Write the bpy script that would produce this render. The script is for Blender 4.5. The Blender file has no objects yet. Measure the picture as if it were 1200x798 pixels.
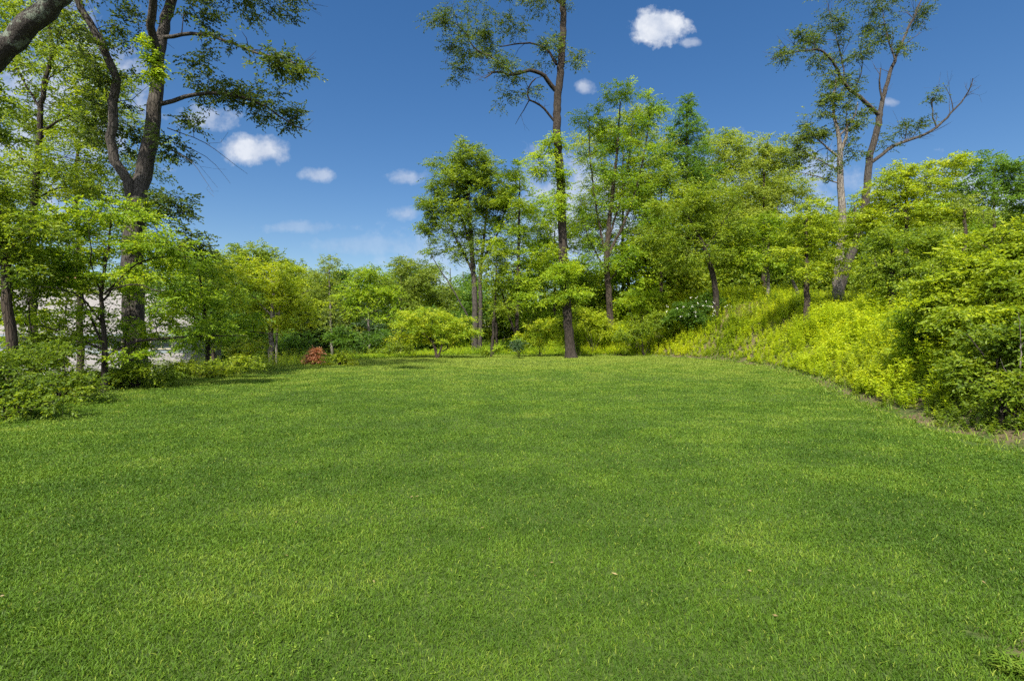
import bpy, math, random
import numpy as np

# ------------------------------------------------------------------ camera, sky, sun, exposure
F = 600.0          # focal length in pixels of the 1200 px wide photograph
HY = 390.0         # row of the horizon
CH = 1.6           # eye height
scene = bpy.context.scene
cam_d = bpy.data.cameras.new('camera'); cam = bpy.data.objects.new('camera', cam_d)
scene.collection.objects.link(cam); scene.camera = cam
cam_d.sensor_width = 36.0; cam_d.lens = 36.0 * F / 1200.0
cam_d.shift_y = -(399 - HY) / 1200.0
cam_d.clip_start = 0.05; cam_d.clip_end = 4000
cam.location = (0, 0, CH); cam.rotation_euler = (math.radians(90), 0, 0)

SUN_EL = 50.0
SUN_AZ = math.atan2(-0.27, -0.96)      # compass angle from +Y towards +X
sd = np.array([math.sin(SUN_AZ) * math.cos(math.radians(SUN_EL)), math.cos(SUN_AZ) * math.cos(math.radians(SUN_EL)), math.sin(math.radians(SUN_EL))])
sun_d = bpy.data.lights.new('sun', 'SUN'); sun_d.energy = 4.7; sun_d.angle = math.radians(0.8)
sun_d.color = (1.0, 0.93, 0.80)
sun = bpy.data.objects.new('sun', sun_d); scene.collection.objects.link(sun)
from mathutils import Vector
sun.rotation_euler = Vector(sd.tolist()).to_track_quat('Z', 'Y').to_euler()

SKY_STRENGTH = 0.062
CLOUDS = [  # px, py, rx, ry, strength
    (298, 176, 36, 14, .88), (232, 138, 34, 13, .5), (374, 205, 18, 8, .55), (772, 34, 30, 18, 1.0), (808, 50, 12, 5, .5),
    (684, 102, 12, 8, .6), (1046, 120, 11, 5, .45), (476, 209, 26, 9, .45), (474, 250, 18, 9, .4), (350, 266, 55, 7, .25),
    (430, 288, 70, 10, .2), (60, 140, 110, 110, .62), (690, 255, 90, 75, .62), (1130, 240, 110, 40, .6), (900, 215, 110, 40, .4), (560, 300, 90, 40, .35)]
world = bpy.data.worlds.new('World'); scene.world = world; world.use_nodes = True
nt = world.node_tree; nt.nodes.clear()
def nn(t, **kw):
    n = nt.nodes.new(t)
    for k, v in kw.items(): setattr(n, k, v)
    return n
def mth(op, a, b=None, clamp=False):
    n = nn('ShaderNodeMath', operation=op); n.use_clamp = clamp
    for i, v in enumerate((a, b)):
        if v is None: continue
        if isinstance(v, (int, float)): n.inputs[i].default_value = v
        else: nt.links.new(v, n.inputs[i])
    return n.outputs[0]
sky = nn('ShaderNodeTexSky', sky_type='NISHITA'); sky.sun_disc = False
sky.sun_elevation = math.radians(SUN_EL); sky.sun_rotation = SUN_AZ
sky.air_density = 1.0; sky.dust_density = 0.1; sky.ozone_density = 2.2; sky.altitude = 100
hsv = nn('ShaderNodeHueSaturation'); hsv.inputs['Saturation'].default_value = 1.45; hsv.inputs['Value'].default_value = 1.03; hsv.inputs['Hue'].default_value = 0.508
gm = nn('ShaderNodeGamma'); gm.inputs['Gamma'].default_value = 0.8; nt.links.new(sky.outputs[0], gm.inputs['Color']); nt.links.new(gm.outputs[0], hsv.inputs['Color'])
tc = nn('ShaderNodeTexCoord'); sep = nn('ShaderNodeSeparateXYZ'); nt.links.new(tc.outputs['Generated'], sep.inputs[0])
ysafe = mth('MAXIMUM', sep.outputs[1], 0.02)
uu = mth('DIVIDE', sep.outputs[0], ysafe); vv = mth('DIVIDE', sep.outputs[2], ysafe)
comb = nn('ShaderNodeCombineXYZ'); nt.links.new(uu, comb.inputs[0]); nt.links.new(vv, comb.inputs[1])
def noise(scale, detail, rough):
    n = nn('ShaderNodeTexNoise'); n.inputs['Scale'].default_value = scale; n.inputs['Detail'].default_value = detail; n.inputs['Roughness'].default_value = rough
    nt.links.new(comb.outputs[0], n.inputs['Vector']); return n.outputs['Fac']
n1 = noise(16, 8, .6); n2 = noise(5, 6, .6); n3 = noise(45, 6, .6)
nsum = mth('ADD', mth('MULTIPLY', mth('SUBTRACT', n1, .5), 1.7), mth('ADD', mth('MULTIPLY', mth('SUBTRACT', n2, .5), 1.1), mth('MULTIPLY', mth('SUBTRACT', n3, .5), .7)))
cl = None
for (px, py, rx, ry, s) in CLOUDS:
    a = mth('DIVIDE', mth('SUBTRACT', uu, (px - 600) / F), rx / F * 1.25); b = mth('DIVIDE', mth('SUBTRACT', vv, (HY - py) / F), ry / F * 1.25)
    e = mth('ADD', mth('POWER', mth('ABSOLUTE', a), 2), mth('POWER', mth('ABSOLUTE', b), 2))
    d = mth('ADD', mth('SUBTRACT', 1.0, mth('SQRT', e)), nsum if s > .5 else mth('MULTIPLY', nsum, 1.2))
    d = mth('MULTIPLY', mth('MULTIPLY', d, 2.3 if s > .9 else 1.5, True), min(s, 1.0))
    cl = d if cl is None else mth('MAXIMUM', cl, d)
# unseen clouds overhead and behind the camera, added as fill light for the shadows
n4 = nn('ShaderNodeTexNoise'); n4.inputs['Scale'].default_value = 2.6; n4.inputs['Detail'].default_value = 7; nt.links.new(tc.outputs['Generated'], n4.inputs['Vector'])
fill_cloud = mth('MULTIPLY', mth('SUBTRACT', n4.outputs['Fac'], .36), 7.0, True)
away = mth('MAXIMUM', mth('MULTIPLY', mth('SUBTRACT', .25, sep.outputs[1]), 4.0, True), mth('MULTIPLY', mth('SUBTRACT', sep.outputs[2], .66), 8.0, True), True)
fill_cloud = mth('MULTIPLY', fill_cloud, away, True)
front = mth('GREATER_THAN', sep.outputs[1], 0.03); cl = mth('MAXIMUM', mth('MULTIPLY', cl, front, True), fill_cloud, True)
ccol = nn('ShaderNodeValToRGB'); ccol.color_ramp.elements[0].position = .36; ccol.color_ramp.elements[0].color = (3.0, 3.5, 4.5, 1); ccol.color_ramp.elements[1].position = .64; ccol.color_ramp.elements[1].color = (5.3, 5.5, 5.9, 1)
nt.links.new(n1, ccol.inputs[0])
mx = nn('ShaderNodeMix', data_type='RGBA'); nt.links.new(cl, mx.inputs[0]); nt.links.new(hsv.outputs[0], mx.inputs[6]); brt = nn('ShaderNodeVectorMath', operation='SCALE'); nt.links.new(ccol.outputs[0], brt.inputs[0]); nt.links.new(mth('ADD', 1.0, mth('MULTIPLY', fill_cloud, 1.5)), brt.inputs['Scale']); nt.links.new(brt.outputs[0], mx.inputs[7])  # the added clouds out of view are boosted to open up the shade
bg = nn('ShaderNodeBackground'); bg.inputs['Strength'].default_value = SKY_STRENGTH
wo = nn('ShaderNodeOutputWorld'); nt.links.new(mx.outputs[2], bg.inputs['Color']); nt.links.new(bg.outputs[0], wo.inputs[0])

scene.view_settings.view_transform = 'Standard'; scene.view_settings.look = 'None'
scene.view_settings.gamma = 1.0; scene.view_settings.exposure = 1.4; scene.view_settings.use_curve_mapping = False
scene.render.engine = 'CYCLES'
cy = scene.cycles
cy.max_bounces = 9; cy.diffuse_bounces = 6; cy.glossy_bounces = 1; cy.transmission_bounces = 4; cy.transparent_max_bounces = 4
cy.use_denoising = False; cy.use_adaptive_sampling = True; cy.adaptive_threshold = 0.02
scene.render.use_persistent_data = False

rng = np.random.default_rng(7); random.seed(7)
C = scene.collection
PI = math.pi

# ------------------------------------------------------------------ helpers
def P(px, py, D):
    return np.array([(px - 600) / F * D, D, CH + (HY - py) / F * D])
def nrm(v):
    return v / np.maximum(np.linalg.norm(v, axis=-1, keepdims=True), 1e-9)
def vnoise(x, y, s, seed=0):
    r = np.random.default_rng(100 + seed).random((64, 64))
    x = np.asarray(x) / s + 1000; y = np.asarray(y) / s + 1000
    xi = np.floor(x).astype(int); yi = np.floor(y).astype(int); fx = x - xi; fy = y - yi
    fx = fx * fx * (3 - 2 * fx); fy = fy * fy * (3 - 2 * fy)
    a = r[xi % 64, yi % 64]; b = r[(xi + 1) % 64, yi % 64]; c = r[xi % 64, (yi + 1) % 64]; d = r[(xi + 1) % 64, (yi + 1) % 64]
    return (a * (1 - fx) + b * fx) * (1 - fy) + (c * (1 - fx) + d * fx) * fy

LAWN = np.array([(-9, -14), (-9.2, 0), (-9.2, 9.2), (-10.7, 12.8), (-11.3, 16.8), (-11.0, 21), (-10.2, 26), (-8.8, 31), (-6, 35), (-2, 37.5), (2, 37.5), (6, 36.5),
                 (9.5, 35), (11.6, 31.5), (12.3, 27), (12.0, 23.5), (10.8, 19), (9.3, 15), (8.3, 12.4), (7.45, 9), (7.0, 7), (6.8, 0), (6.8, -14)], float)
def chaikin(p, n=2):
    for _ in range(n):
        q = np.roll(p, -1, 0); p = np.stack([p * .75 + q * .25, p * .25 + q * .75], 1).reshape(-1, 2)
    return p
LP = chaikin(LAWN)
def lawn_d(x, y):
    """signed distance to the lawn's edge, positive outside"""
    x = np.asarray(x, np.float32).ravel(); y = np.asarray(y, np.float32).ravel()
    best = np.full(x.shape, 1e9, np.float32); inside = np.zeros(x.shape, bool)
    for (ax, ay), (bx, by) in zip(LP, np.roll(LP, -1, 0)):
        dx, dy = bx - ax, by - ay
        t = np.clip(((x - ax) * dx + (y - ay) * dy) / (dx * dx + dy * dy + 1e-9), 0, 1)
        best = np.minimum(best, (x - ax - t * dx) ** 2 + (y - ay - t * dy) ** 2)
        c = ((ay > y) != (by > y)) & (x < (bx - ax) * (y - ay) / (by - ay + 1e-12) + ax)
        inside ^= c
    d = np.sqrt(best)
    return np.where(inside, -d, d)
TH = [-180, -90, -60, -40, -24, -14, -8, -2, 4, 9, 14, 20, 28, 40, 60, 90, 130, 180]
TZ = [0, -2.0, -3.2, -4.2, -5.0, -5.0, -3.6, -.6, .5, 1.6, 3.2, 4.4, 3.1, 2.4, 2.2, 1.6, .5, 0]
def height(x, y, d=None):
    x = np.asarray(x, float); y = np.asarray(y, float); sh = x.shape; xf = x.ravel(); yf = y.ravel()
    if d is None: d = lawn_d(xf, yf)
    dd = np.maximum(np.asarray(d).ravel(), 0)
    th = np.degrees(np.arctan2(xf, yf + 4))
    T = np.interp(th, TH, TZ); L = np.where(T > 0, 3.7, 13.0)
    z = T * (1 - np.exp(-(dd / L) ** 1.5))
    z = z + np.where(T > 0, 1, .3) * .05 * np.maximum(dd - 12, 0) * (T > 0)
    z = z + (vnoise(xf, yf, 5, 1) - .5) * .07 + (vnoise(xf, yf, 1.7, 2) - .5) * .03 + np.minimum(dd, 4) / 4 * ((vnoise(xf, yf, 3, 3) - .5) * .5)
    return z.reshape(sh)
def gz(x, y): return float(height(np.array([x]), np.array([y]))[0])

def mesh_from(name, V, Q, mats, midx=None, tone=None, smooth=False, parent=None, extra=None):
    """V (n,3); Q (m,3|4) all the same size"""
    me = bpy.data.meshes.new(name)
    V = np.ascontiguousarray(V, np.float32); Q = np.ascontiguousarray(Q, np.int32)
    k = Q.shape[1]
    me.vertices.add(len(V)); me.vertices.foreach_set('co', V.ravel())
    me.loops.add(Q.size); me.loops.foreach_set('vertex_index', Q.ravel())
    me.polygons.add(len(Q)); me.polygons.foreach_set('loop_start', np.arange(0, Q.size, k, dtype=np.int32))
    me.polygons.foreach_set('loop_total', np.full(len(Q), k, np.int32))
    if midx is not None: me.polygons.foreach_set('material_index', np.ascontiguousarray(midx, np.int32))
    me.polygons.foreach_set('use_smooth', np.full(len(Q), smooth, bool))
    for m in mats: me.materials.append(m)
    if tone is not None:
        a = me.attributes.new('tone', 'FLOAT', 'FACE'); a.data.foreach_set('value', np.ascontiguousarray(tone, np.float32))
    me.update(calc_edges=True)
    o = bpy.data.objects.new(name, me); C.objects.link(o)
    if parent: o.parent = parent
    return o
def tag(o, label, cat, group=None):
    o['label'] = label; o['category'] = cat
    if group: o['group'] = group
    return o
def thing(name, label, cat, loc, group=None, rz=0):
    o = bpy.data.objects.new(name, None); C.objects.link(o); o.location = [float(v) for v in loc]; o.rotation_euler = (0, 0, rz)
    o.empty_display_size = .3
    return tag(o, label, cat, group)

# ------------------------------------------------------------------ materials
def newmat(name):
    m = bpy.data.materials.new(name); m.use_nodes = True; m.node_tree.nodes.clear(); return m
class NT:
    def __init__(s, m): s.t = m.node_tree
    def n(s, t, ins=None, **kw):
        n = s.t.nodes.new(t)
        for k, v in kw.items(): setattr(n, k, v)
        for k, v in (ins or {}).items():
            if hasattr(v, 'is_linked') or isinstance(v, bpy.types.NodeSocket): s.t.links.new(v, n.inputs[k])
            else: n.inputs[k].default_value = v
        return n
    def ramp(s, fac, els):
        r = s.t.nodes.new('ShaderNodeValToRGB'); r.color_ramp.elements.remove(r.color_ramp.elements[0])
        r.color_ramp.elements[0].position = els[0][0]; r.color_ramp.elements[0].color = (*els[0][1], 1)
        for p, c in els[1:]:
            e = r.color_ramp.elements.new(p); e.color = (*c, 1)
        s.t.links.new(fac, r.inputs[0]); return r.outputs[0]
    def mix(s, f, a, b, bt='MIX'):
        m = s.n('ShaderNodeMix', data_type='RGBA', blend_type=bt)
        for i, v in ((0, f), (6, a), (7, b)):
            if isinstance(v, bpy.types.NodeSocket): s.t.links.new(v, m.inputs[i])
            else: m.inputs[i].default_value = v if i == 0 else (*v, 1)
        return m.outputs[2]
def leaf_mat(name, cols, trans=.58, gloss=.35, tcol=(1.25, 1.15, .6)):
    """cols: three base colours for tone 0, .5, 1"""
    m = newmat(name); t = NT(m)
    at = t.n('ShaderNodeAttribute', attribute_name='tone')
    co = t.n('ShaderNodeTexCoord')
    no = t.n('ShaderNodeTexNoise', {'Scale': .8, 'Detail': 3.0, 'Vector': co.outputs['Object']})
    f = t.n('ShaderNodeMath', {0: at.outputs['Fac'], 1: t.n('ShaderNodeMath', {0: no.outputs['Fac'], 1: -.5}, operation='ADD').outputs[0]}, operation='ADD')
    col = t.ramp(f.outputs[0], [(0.05, cols[0]), (.5, cols[1]), (.95, cols[2])])
    d = t.n('ShaderNodeBsdfPrincipled', {'Base Color': col, 'Roughness': .5, 'Specular IOR Level': gloss})
    tr = t.n('ShaderNodeBsdfTranslucent', {'Color': t.mix(1.0, col, tcol, 'MULTIPLY')})
    mxs = t.n('ShaderNodeMixShader', {0: trans, 1: d.outputs[0], 2: tr.outputs[0]})
    t.n('ShaderNodeOutputMaterial', {0: mxs.outputs[0]}); return m
M = {}
M['yellow'] = leaf_mat('leaf_yellow_green', [(0.140, 0.218, 0.010), (0.279, 0.368, 0.014), (0.442, 0.483, 0.022)])
M['lime'] = leaf_mat('leaf_lime', [(0.096, 0.188, 0.010), (0.230, 0.350, 0.014), (0.408, 0.488, 0.022)])
M['mid'] = leaf_mat('leaf_mid_green', [(.066, .122, .010), (.160, .242, .013), (.30, .37, .022)])
M['olive'] = leaf_mat('leaf_olive', [(0.076, 0.125, 0.018), (0.165, 0.237, 0.026), (0.282, 0.350, 0.045)])
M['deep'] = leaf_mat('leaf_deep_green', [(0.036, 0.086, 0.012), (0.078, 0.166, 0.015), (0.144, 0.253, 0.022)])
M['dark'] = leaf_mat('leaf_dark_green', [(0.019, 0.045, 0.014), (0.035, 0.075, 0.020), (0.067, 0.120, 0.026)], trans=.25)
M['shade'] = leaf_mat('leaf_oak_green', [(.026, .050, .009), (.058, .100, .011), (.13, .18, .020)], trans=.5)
M['red'] = leaf_mat('leaf_copper', [(.24, .10, .05), (.42, .19, .10), (.5, .28, .15)])
M['gold'] = leaf_mat('leaf_golden', [(.13, .24, .010), (.285, .375, .014), (.46, .48, .020)])
M['weed'] = leaf_mat('leaf_weed', [(.18, .28, .010), (.35, .45, .014), (.50, .56, .025)])
M['grass'] = leaf_mat('grass_blade', [(.044, .094, .010), (.090, .165, .014), (.20, .255, .036)], trans=.35, gloss=.14, tcol=(1.15, 1.1, .5))
M['dry'] = leaf_mat('dry_grass_blade', [(.16, .12, .05), (.30, .23, .10), (.42, .35, .18)], trans=.25)
M['white'] = leaf_mat('blossom', [(.5, .5, .45), (.7, .68, .62), (.8, .8, .75)], trans=.2, tcol=(1, 1, 1))

def bark_mat(name, c0, c1, c2, lichen=None, sc=1.0):
    m = newmat(name); t = NT(m)
    co = t.n('ShaderNodeTexCoord')
    mp = t.n('ShaderNodeMapping', {'Vector': co.outputs['Object'], 'Scale': (9 * sc, 9 * sc, 1.6 * sc)})
    n1 = t.n('ShaderNodeTexNoise', {'Vector': mp.outputs[0], 'Scale': 1.6, 'Detail': 8.0, 'Roughness': .7})
    vo = t.n('ShaderNodeTexVoronoi', {'Vector': mp.outputs[0], 'Scale': 1.5}, feature='DISTANCE_TO_EDGE')
    n2 = t.n('ShaderNodeTexNoise', {'Vector': co.outputs['Object'], 'Scale': .7, 'Detail': 4.0})
    col = t.ramp(n1.outputs['Fac'], [(.3, c0), (.5, c1), (.72, c2)])
    col = t.mix(t.ramp(n2.outputs['Fac'], [(.4, (0, 0, 0)), (.7, (.55, .55, .55))]), col, c2)
    cr = t.ramp(vo.outputs['Distance'], [(0.0, (.25, .25, .25)), (.12, (1, 1, 1))])
    col = t.mix(.8, col, cr, 'MULTIPLY')
    if lichen:
        n3 = t.n('ShaderNodeTexNoise', {'Vector': co.outputs['Object'], 'Scale': 3.5, 'Detail': 6.0, 'Roughness': .65})
        col = t.mix(t.ramp(n3.outputs['Fac'], [(.53, (0, 0, 0)), (.60, (.8, .8, .8))]), col, lichen)
    hsum = t.n('ShaderNodeMath', {0: n1.outputs['Fac'], 1: cr}, operation='MULTIPLY')
    bp = t.n('ShaderNodeBump', {'Height': hsum.outputs[0], 'Strength': .9, 'Distance': .05})
    b = t.n('ShaderNodeBsdfPrincipled', {'Base Color': col, 'Roughness': .9, 'Normal': bp.outputs[0], 'Specular IOR Level': .2})
    t.n('ShaderNodeOutputMaterial', {0: b.outputs[0]}); return m
M['bark'] = bark_mat('bark_brown', (.016, .012, .009), (.040, .030, .022), (.080, .064, .049))
M['barkg'] = bark_mat('bark_grey', (.018, .015, .013), (.042, .036, .031), (.095, .086, .076))
M['barkd'] = bark_mat('bark_dark', (.012, .009, .007), (.028, .022, .017), (.06, .05, .04))
M['barkp'] = bark_mat('bark_pale', (.06, .05, .042), (.13, .115, .10), (.22, .20, .175))
M['barkl'] = bark_mat('bark_lichen', (.012, .010, .009), (.034, .029, .025), (.075, .068, .06), lichen=(.13, .155, .12), sc=1.6)

# ------------------------------------------------------------------ tubes and leaves
def tubes(polys, sides=None):
    """polys: list of (pts (n,3), radii (n)) -> verts, quads"""
    Vs, Qs, off = [], [], 0
    for pts, rad in polys:
        pts = np.asarray(pts, float); rad = np.asarray(rad, float); n = len(pts)
        rm = rad.max(); k = 12 if rm > .2 else 8 if rm > .07 else 5 if rm > .025 else 3
        tg = np.gradient(pts, axis=0); tg = nrm(tg)
        ref = np.array([0.0, 1.0, 0.13]) if abs(tg[:, 2]).mean() > .6 else np.array([0.05, 0.1, 1.0])
        u = nrm(np.cross(tg, ref)); v = np.cross(tg, u)
        a = np.arange(k) / k * 2 * PI
        rr = rad[:, None] * (1 + (.07 * np.sin(3 * a + 1.0) + .05 * np.sin(5 * a + pts[0, 0]))[None, :] * (1 if k > 6 else 0))
        ring = pts[:, None, :] + rr[..., None] * (np.cos(a)[None, :, None] * u[:, None, :] + np.sin(a)[None, :, None] * v[:, None, :])
        Vs.append(ring.reshape(-1, 3))
        i = np.arange(n - 1)[:, None] * k; j = np.arange(k)[None, :]; j2 = (j + 1) % k
        Qs.append(np.stack([i + j, i + j2, i + k + j2, i + k + j], -1).reshape(-1, 4) + off); off += n * k
    return np.concatenate(Vs), np.concatenate(Qs)
def smooth_poly(pts, rad, step=.5, jit=0.0, r=None):
    pts = np.asarray(pts, float); rad = np.asarray(rad, float)
    seg = np.linalg.norm(np.diff(pts, axis=0), axis=1); s = np.concatenate([[0], np.cumsum(seg)])
    if len(rad) != len(pts): rad = np.interp(s / s[-1], np.linspace(0, 1, len(rad)), rad)
    n = max(3, int(s[-1] / step) + 1); t = np.linspace(0, s[-1], n)
    # Catmull-Rom through the points
    idx = np.clip(np.searchsorted(s, t, side='right') - 1, 0, len(pts) - 2)
    u = ((t - s[idx]) / np.maximum(seg[idx], 1e-6))[:, None]
    p = np.vstack([2 * pts[0] - pts[1], pts, 2 * pts[-1] - pts[-2]])
    p0, p1, p2, p3 = p[idx], p[idx + 1], p[idx + 2], p[idx + 3]
    q = .5 * (2 * p1 + (p2 - p0) * u + (2 * p0 - 5 * p1 + 4 * p2 - p3) * u ** 2 + (3 * p1 - p0 - 3 * p2 + p3) * u ** 3)
    if jit: q[1:-1] += rng.normal(0, jit, (n - 2, 3))
    return q, np.interp(t, s, rad)
def leaves(base, dr, nr, ln, wd, shape='quad'):
    """-> verts, quads, faces per leaf"""
    N = len(base); dr = nrm(dr); sd_ = nrm(np.cross(dr, nr)); nr = np.cross(sd_, dr)
    ln = ln[:, None]; wd = wd[:, None]
    if shape == 'quad':
        v = np.stack([base, base + dr * ln * .45 + sd_ * wd * .5 , base + dr * ln - nr * ln * .12, base + dr * ln * .45 - sd_ * wd * .5], 1)
        q = np.arange(N * 4).reshape(N, 4); return v.reshape(-1, 3), q, 1
    up = nr * wd * .16
    v = np.stack([base, base + dr * ln * .3 + sd_ * wd * .5 + up, base + dr * ln * .68 + sd_ * wd * .36 + up * .5, base + dr * ln - nr * ln * .15,
                  base + dr * ln * .68 - sd_ * wd * .36 + up * .5, base + dr * ln * .3 - sd_ * wd * .5 + up], 1)
    o = (np.arange(N) * 6)[:, None]
    q = np.concatenate([o + np.array([[0, 1, 2, 3]]), o + np.array([[0, 3, 4, 5]])], 1).reshape(-1, 4)
    return v.reshape(-1, 3), q, 2
def sprays(org, dr, slen, k, L, W, shape, tone, droop=.25, twig=0.0, upb=.5, tvar=.16):
    """leafy twigs: k leaves set alternately along each twig"""
    N = len(org); dr = nrm(dr); slen = np.broadcast_to(slen, (N,))
    t = (np.arange(k) + .6) / k
    side = nrm(np.cross(dr, np.array([0, 0, 1.0])) + rng.normal(0, .25, (N, 3)))
    pos = org[:, None] + dr[:, None] * (slen[:, None] * t[None])[..., None]
    pos[..., 2] -= droop * slen[:, None] * t[None] ** 2
    sg = np.where(np.arange(k) % 2 == 0, 1., -1.)[None, :, None]
    ld = dr[:, None] * (.45 + .5 * t[None, :, None]) + side[:, None] * sg * (1.0 - .5 * t[None, :, None]) + rng.normal(0, .28, (N, k, 3))
    ld[..., 2] -= .25
    nr_ = np.zeros((N, k, 3)); nr_[..., 2] = upb; nr_ += rng.normal(0, .5, (N, k, 3))
    l = L * rng.uniform(.65, 1.2, (N, k)); w = W * rng.uniform(.7, 1.15, (N, k))
    v, q, fp = leaves(pos.reshape(-1, 3), ld.reshape(-1, 3), nr_.reshape(-1, 3), l.ravel(), w.ravel(), shape)
    tn = np.repeat(np.clip((tone[:, None] + rng.normal(0, tvar, (N, k))).ravel(), 0, 1), fp)
    mi = np.zeros(len(q), int)
    if twig:
        e = org + dr * slen[:, None]; e[:, 2] -= droop * slen; mdl = (org + e) / 2; mdl[:, 2] += droop * slen * .22
        s2 = np.cross(dr, np.array([0, 0, 1.0])) * twig
        tv = np.stack([org - s2, org + s2, mdl + s2 * .8, mdl - s2 * .8, e], 1).reshape(-1, 3)
        oo = (np.arange(N) * 5)[:, None] + len(v)
        tq = np.concatenate([oo + np.array([[0, 1, 2, 3]]), oo + np.array([[3, 2, 4, 4]])], 1).reshape(-1, 4)[::2]
        v = np.concatenate([v, tv]); q = np.concatenate([q, tq]); mi = np.concatenate([mi, np.ones(len(tq), int)]); tn = np.concatenate([tn, np.zeros(len(tq))])
    return v, q, mi, tn

def make_crown(blobs, skel, leaf, lai=2.5, rc=None, shape='quad', twig=0., k=7, shell=2.4, droop=.25, cl_per=1.0, flat=.6, tone0=.5, twig_r=.012, aspect=.55, spray_f=3.6):
    """blobs: list of (centre, radii(3)[, lai factor]); skel: (M,3) nodes with radii; -> leaf arrays, twig polylines"""
    cen, bc, rcs, wts, mts = [], [], [], [], []; lai = lai * 1.85; leaf = leaf * .85
    for b in blobs:
        c, r = np.asarray(b[0]), np.asarray(b[1]); f = b[2] if len(b) > 2 else 1.0
        rcl = rc or float(np.clip(.36 * r.min(), .28, 1.0))
        n = max(3, int(cl_per * 1.5 * (r[0] * r[2] + r[0] * r[1]) / rcl ** 2 * min(1, .55 + .3 * lai * f / 2)))
        d = nrm(rng.normal(0, 1, (n, 3))); rad = rng.random(n) ** (1 / shell) * rng.uniform(.82, 1.1, n)
        d2 = d * rad[:, None] * r
        cen.append(c + d2); bc.append(np.repeat(c[None], n, 0)); rcs.append(np.full(n, rcl))
        mts.append(np.full(n, b[3] if len(b) > 3 else 0)); wts.append(np.full(n, lai * f * PI * r[0] * r[2] / n) * rng.uniform(.5, 1.5, n))
    cen, bc, rcs, wts, mts = map(np.concatenate, (cen, bc, rcs, wts, mts))
    # twigs from the nearest limb to every cluster
    nodes = [np.asarray(s, float) for s in skel[0]]; nr_ = list(skel[1])
    polys = []
    A = np.array(nodes); R = np.array(nr_)
    order = np.argsort([np.min(np.linalg.norm(A - c, axis=1)) for c in cen])
    buf = np.zeros((len(A) + len(cen) * 6, 3)); rb = np.zeros(len(buf)); buf[:len(A)] = A; rb[:len(A)] = R; m = len(A)
    for ci in order:
        c = cen[ci]; dv = c - buf[:m]; dist = np.linalg.norm(dv, axis=1)
        cost = dist + .9 * np.maximum(-dv[:, 2], 0) - np.minimum(rb[:m], .05) * 2
        j = int(np.argmin(cost)); a = buf[j].copy(); L_ = dist[j]
        if L_ < .15: continue
        ns = int(np.clip(L_ / .5, 2, 6)); tt = np.linspace(0, 1, ns + 1)[:, None]
        bow = np.array([0, 0, 1.0]) * L_ * .13 + rng.normal(0, .06, 3) * L_
        p = a + (c - a) * tt + bow * 4 * tt * (1 - tt); p[1:-1] += rng.normal(0, .03, (ns - 1, 3)) * min(L_, 1.5)
        r0 = min(rb[j] * .65, twig_r * (1 + .9 * L_)); r0 = max(r0, twig_r * .7)
        rr = np.linspace(r0, max(twig_r * .45, .004), ns + 1)
        polys.append((p, rr)); e = min(5, ns); buf[m:m + e] = p[1:1 + e]; rb[m:m + e] = rr[1:1 + e]; m += e
    # leaf sprays
    la = leaf * leaf * aspect * .55
    nsp = np.maximum(1, np.round(wts / (la * k))).astype(int)
    idx = np.repeat(np.arange(len(cen)), nsp); N = len(idx)
    off = rng.normal(0, .5, (N, 3)) * rcs[idx][:, None]; off[:, 2] *= flat
    org = cen[idx] + off
    out = nrm(org - bc[idx]); dr = out * .7 + nrm(off + 1e-6) * .5 + rng.normal(0, .45, (N, 3)); dr[:, 2] *= .55; dr[:, 2] += .05
    ct = rng.normal(0, .12, len(cen))
    tone = tone0 + ct[idx] + rng.normal(0, .05, N)
    org = org - nrm(dr) * leaf * spray_f * .5
    v, q, mi, tn = sprays(org, dr, leaf * spray_f * rng.uniform(.7, 1.2, N), k, leaf, leaf * aspect, shape, tone, droop, twig)
    lm = np.repeat(mts[idx], k * (2 if shape == 'hex' else 1)); mi[:len(lm)] = np.where(lm > 0, 2, 0)
    return v, q, mi, tn, polys

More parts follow.
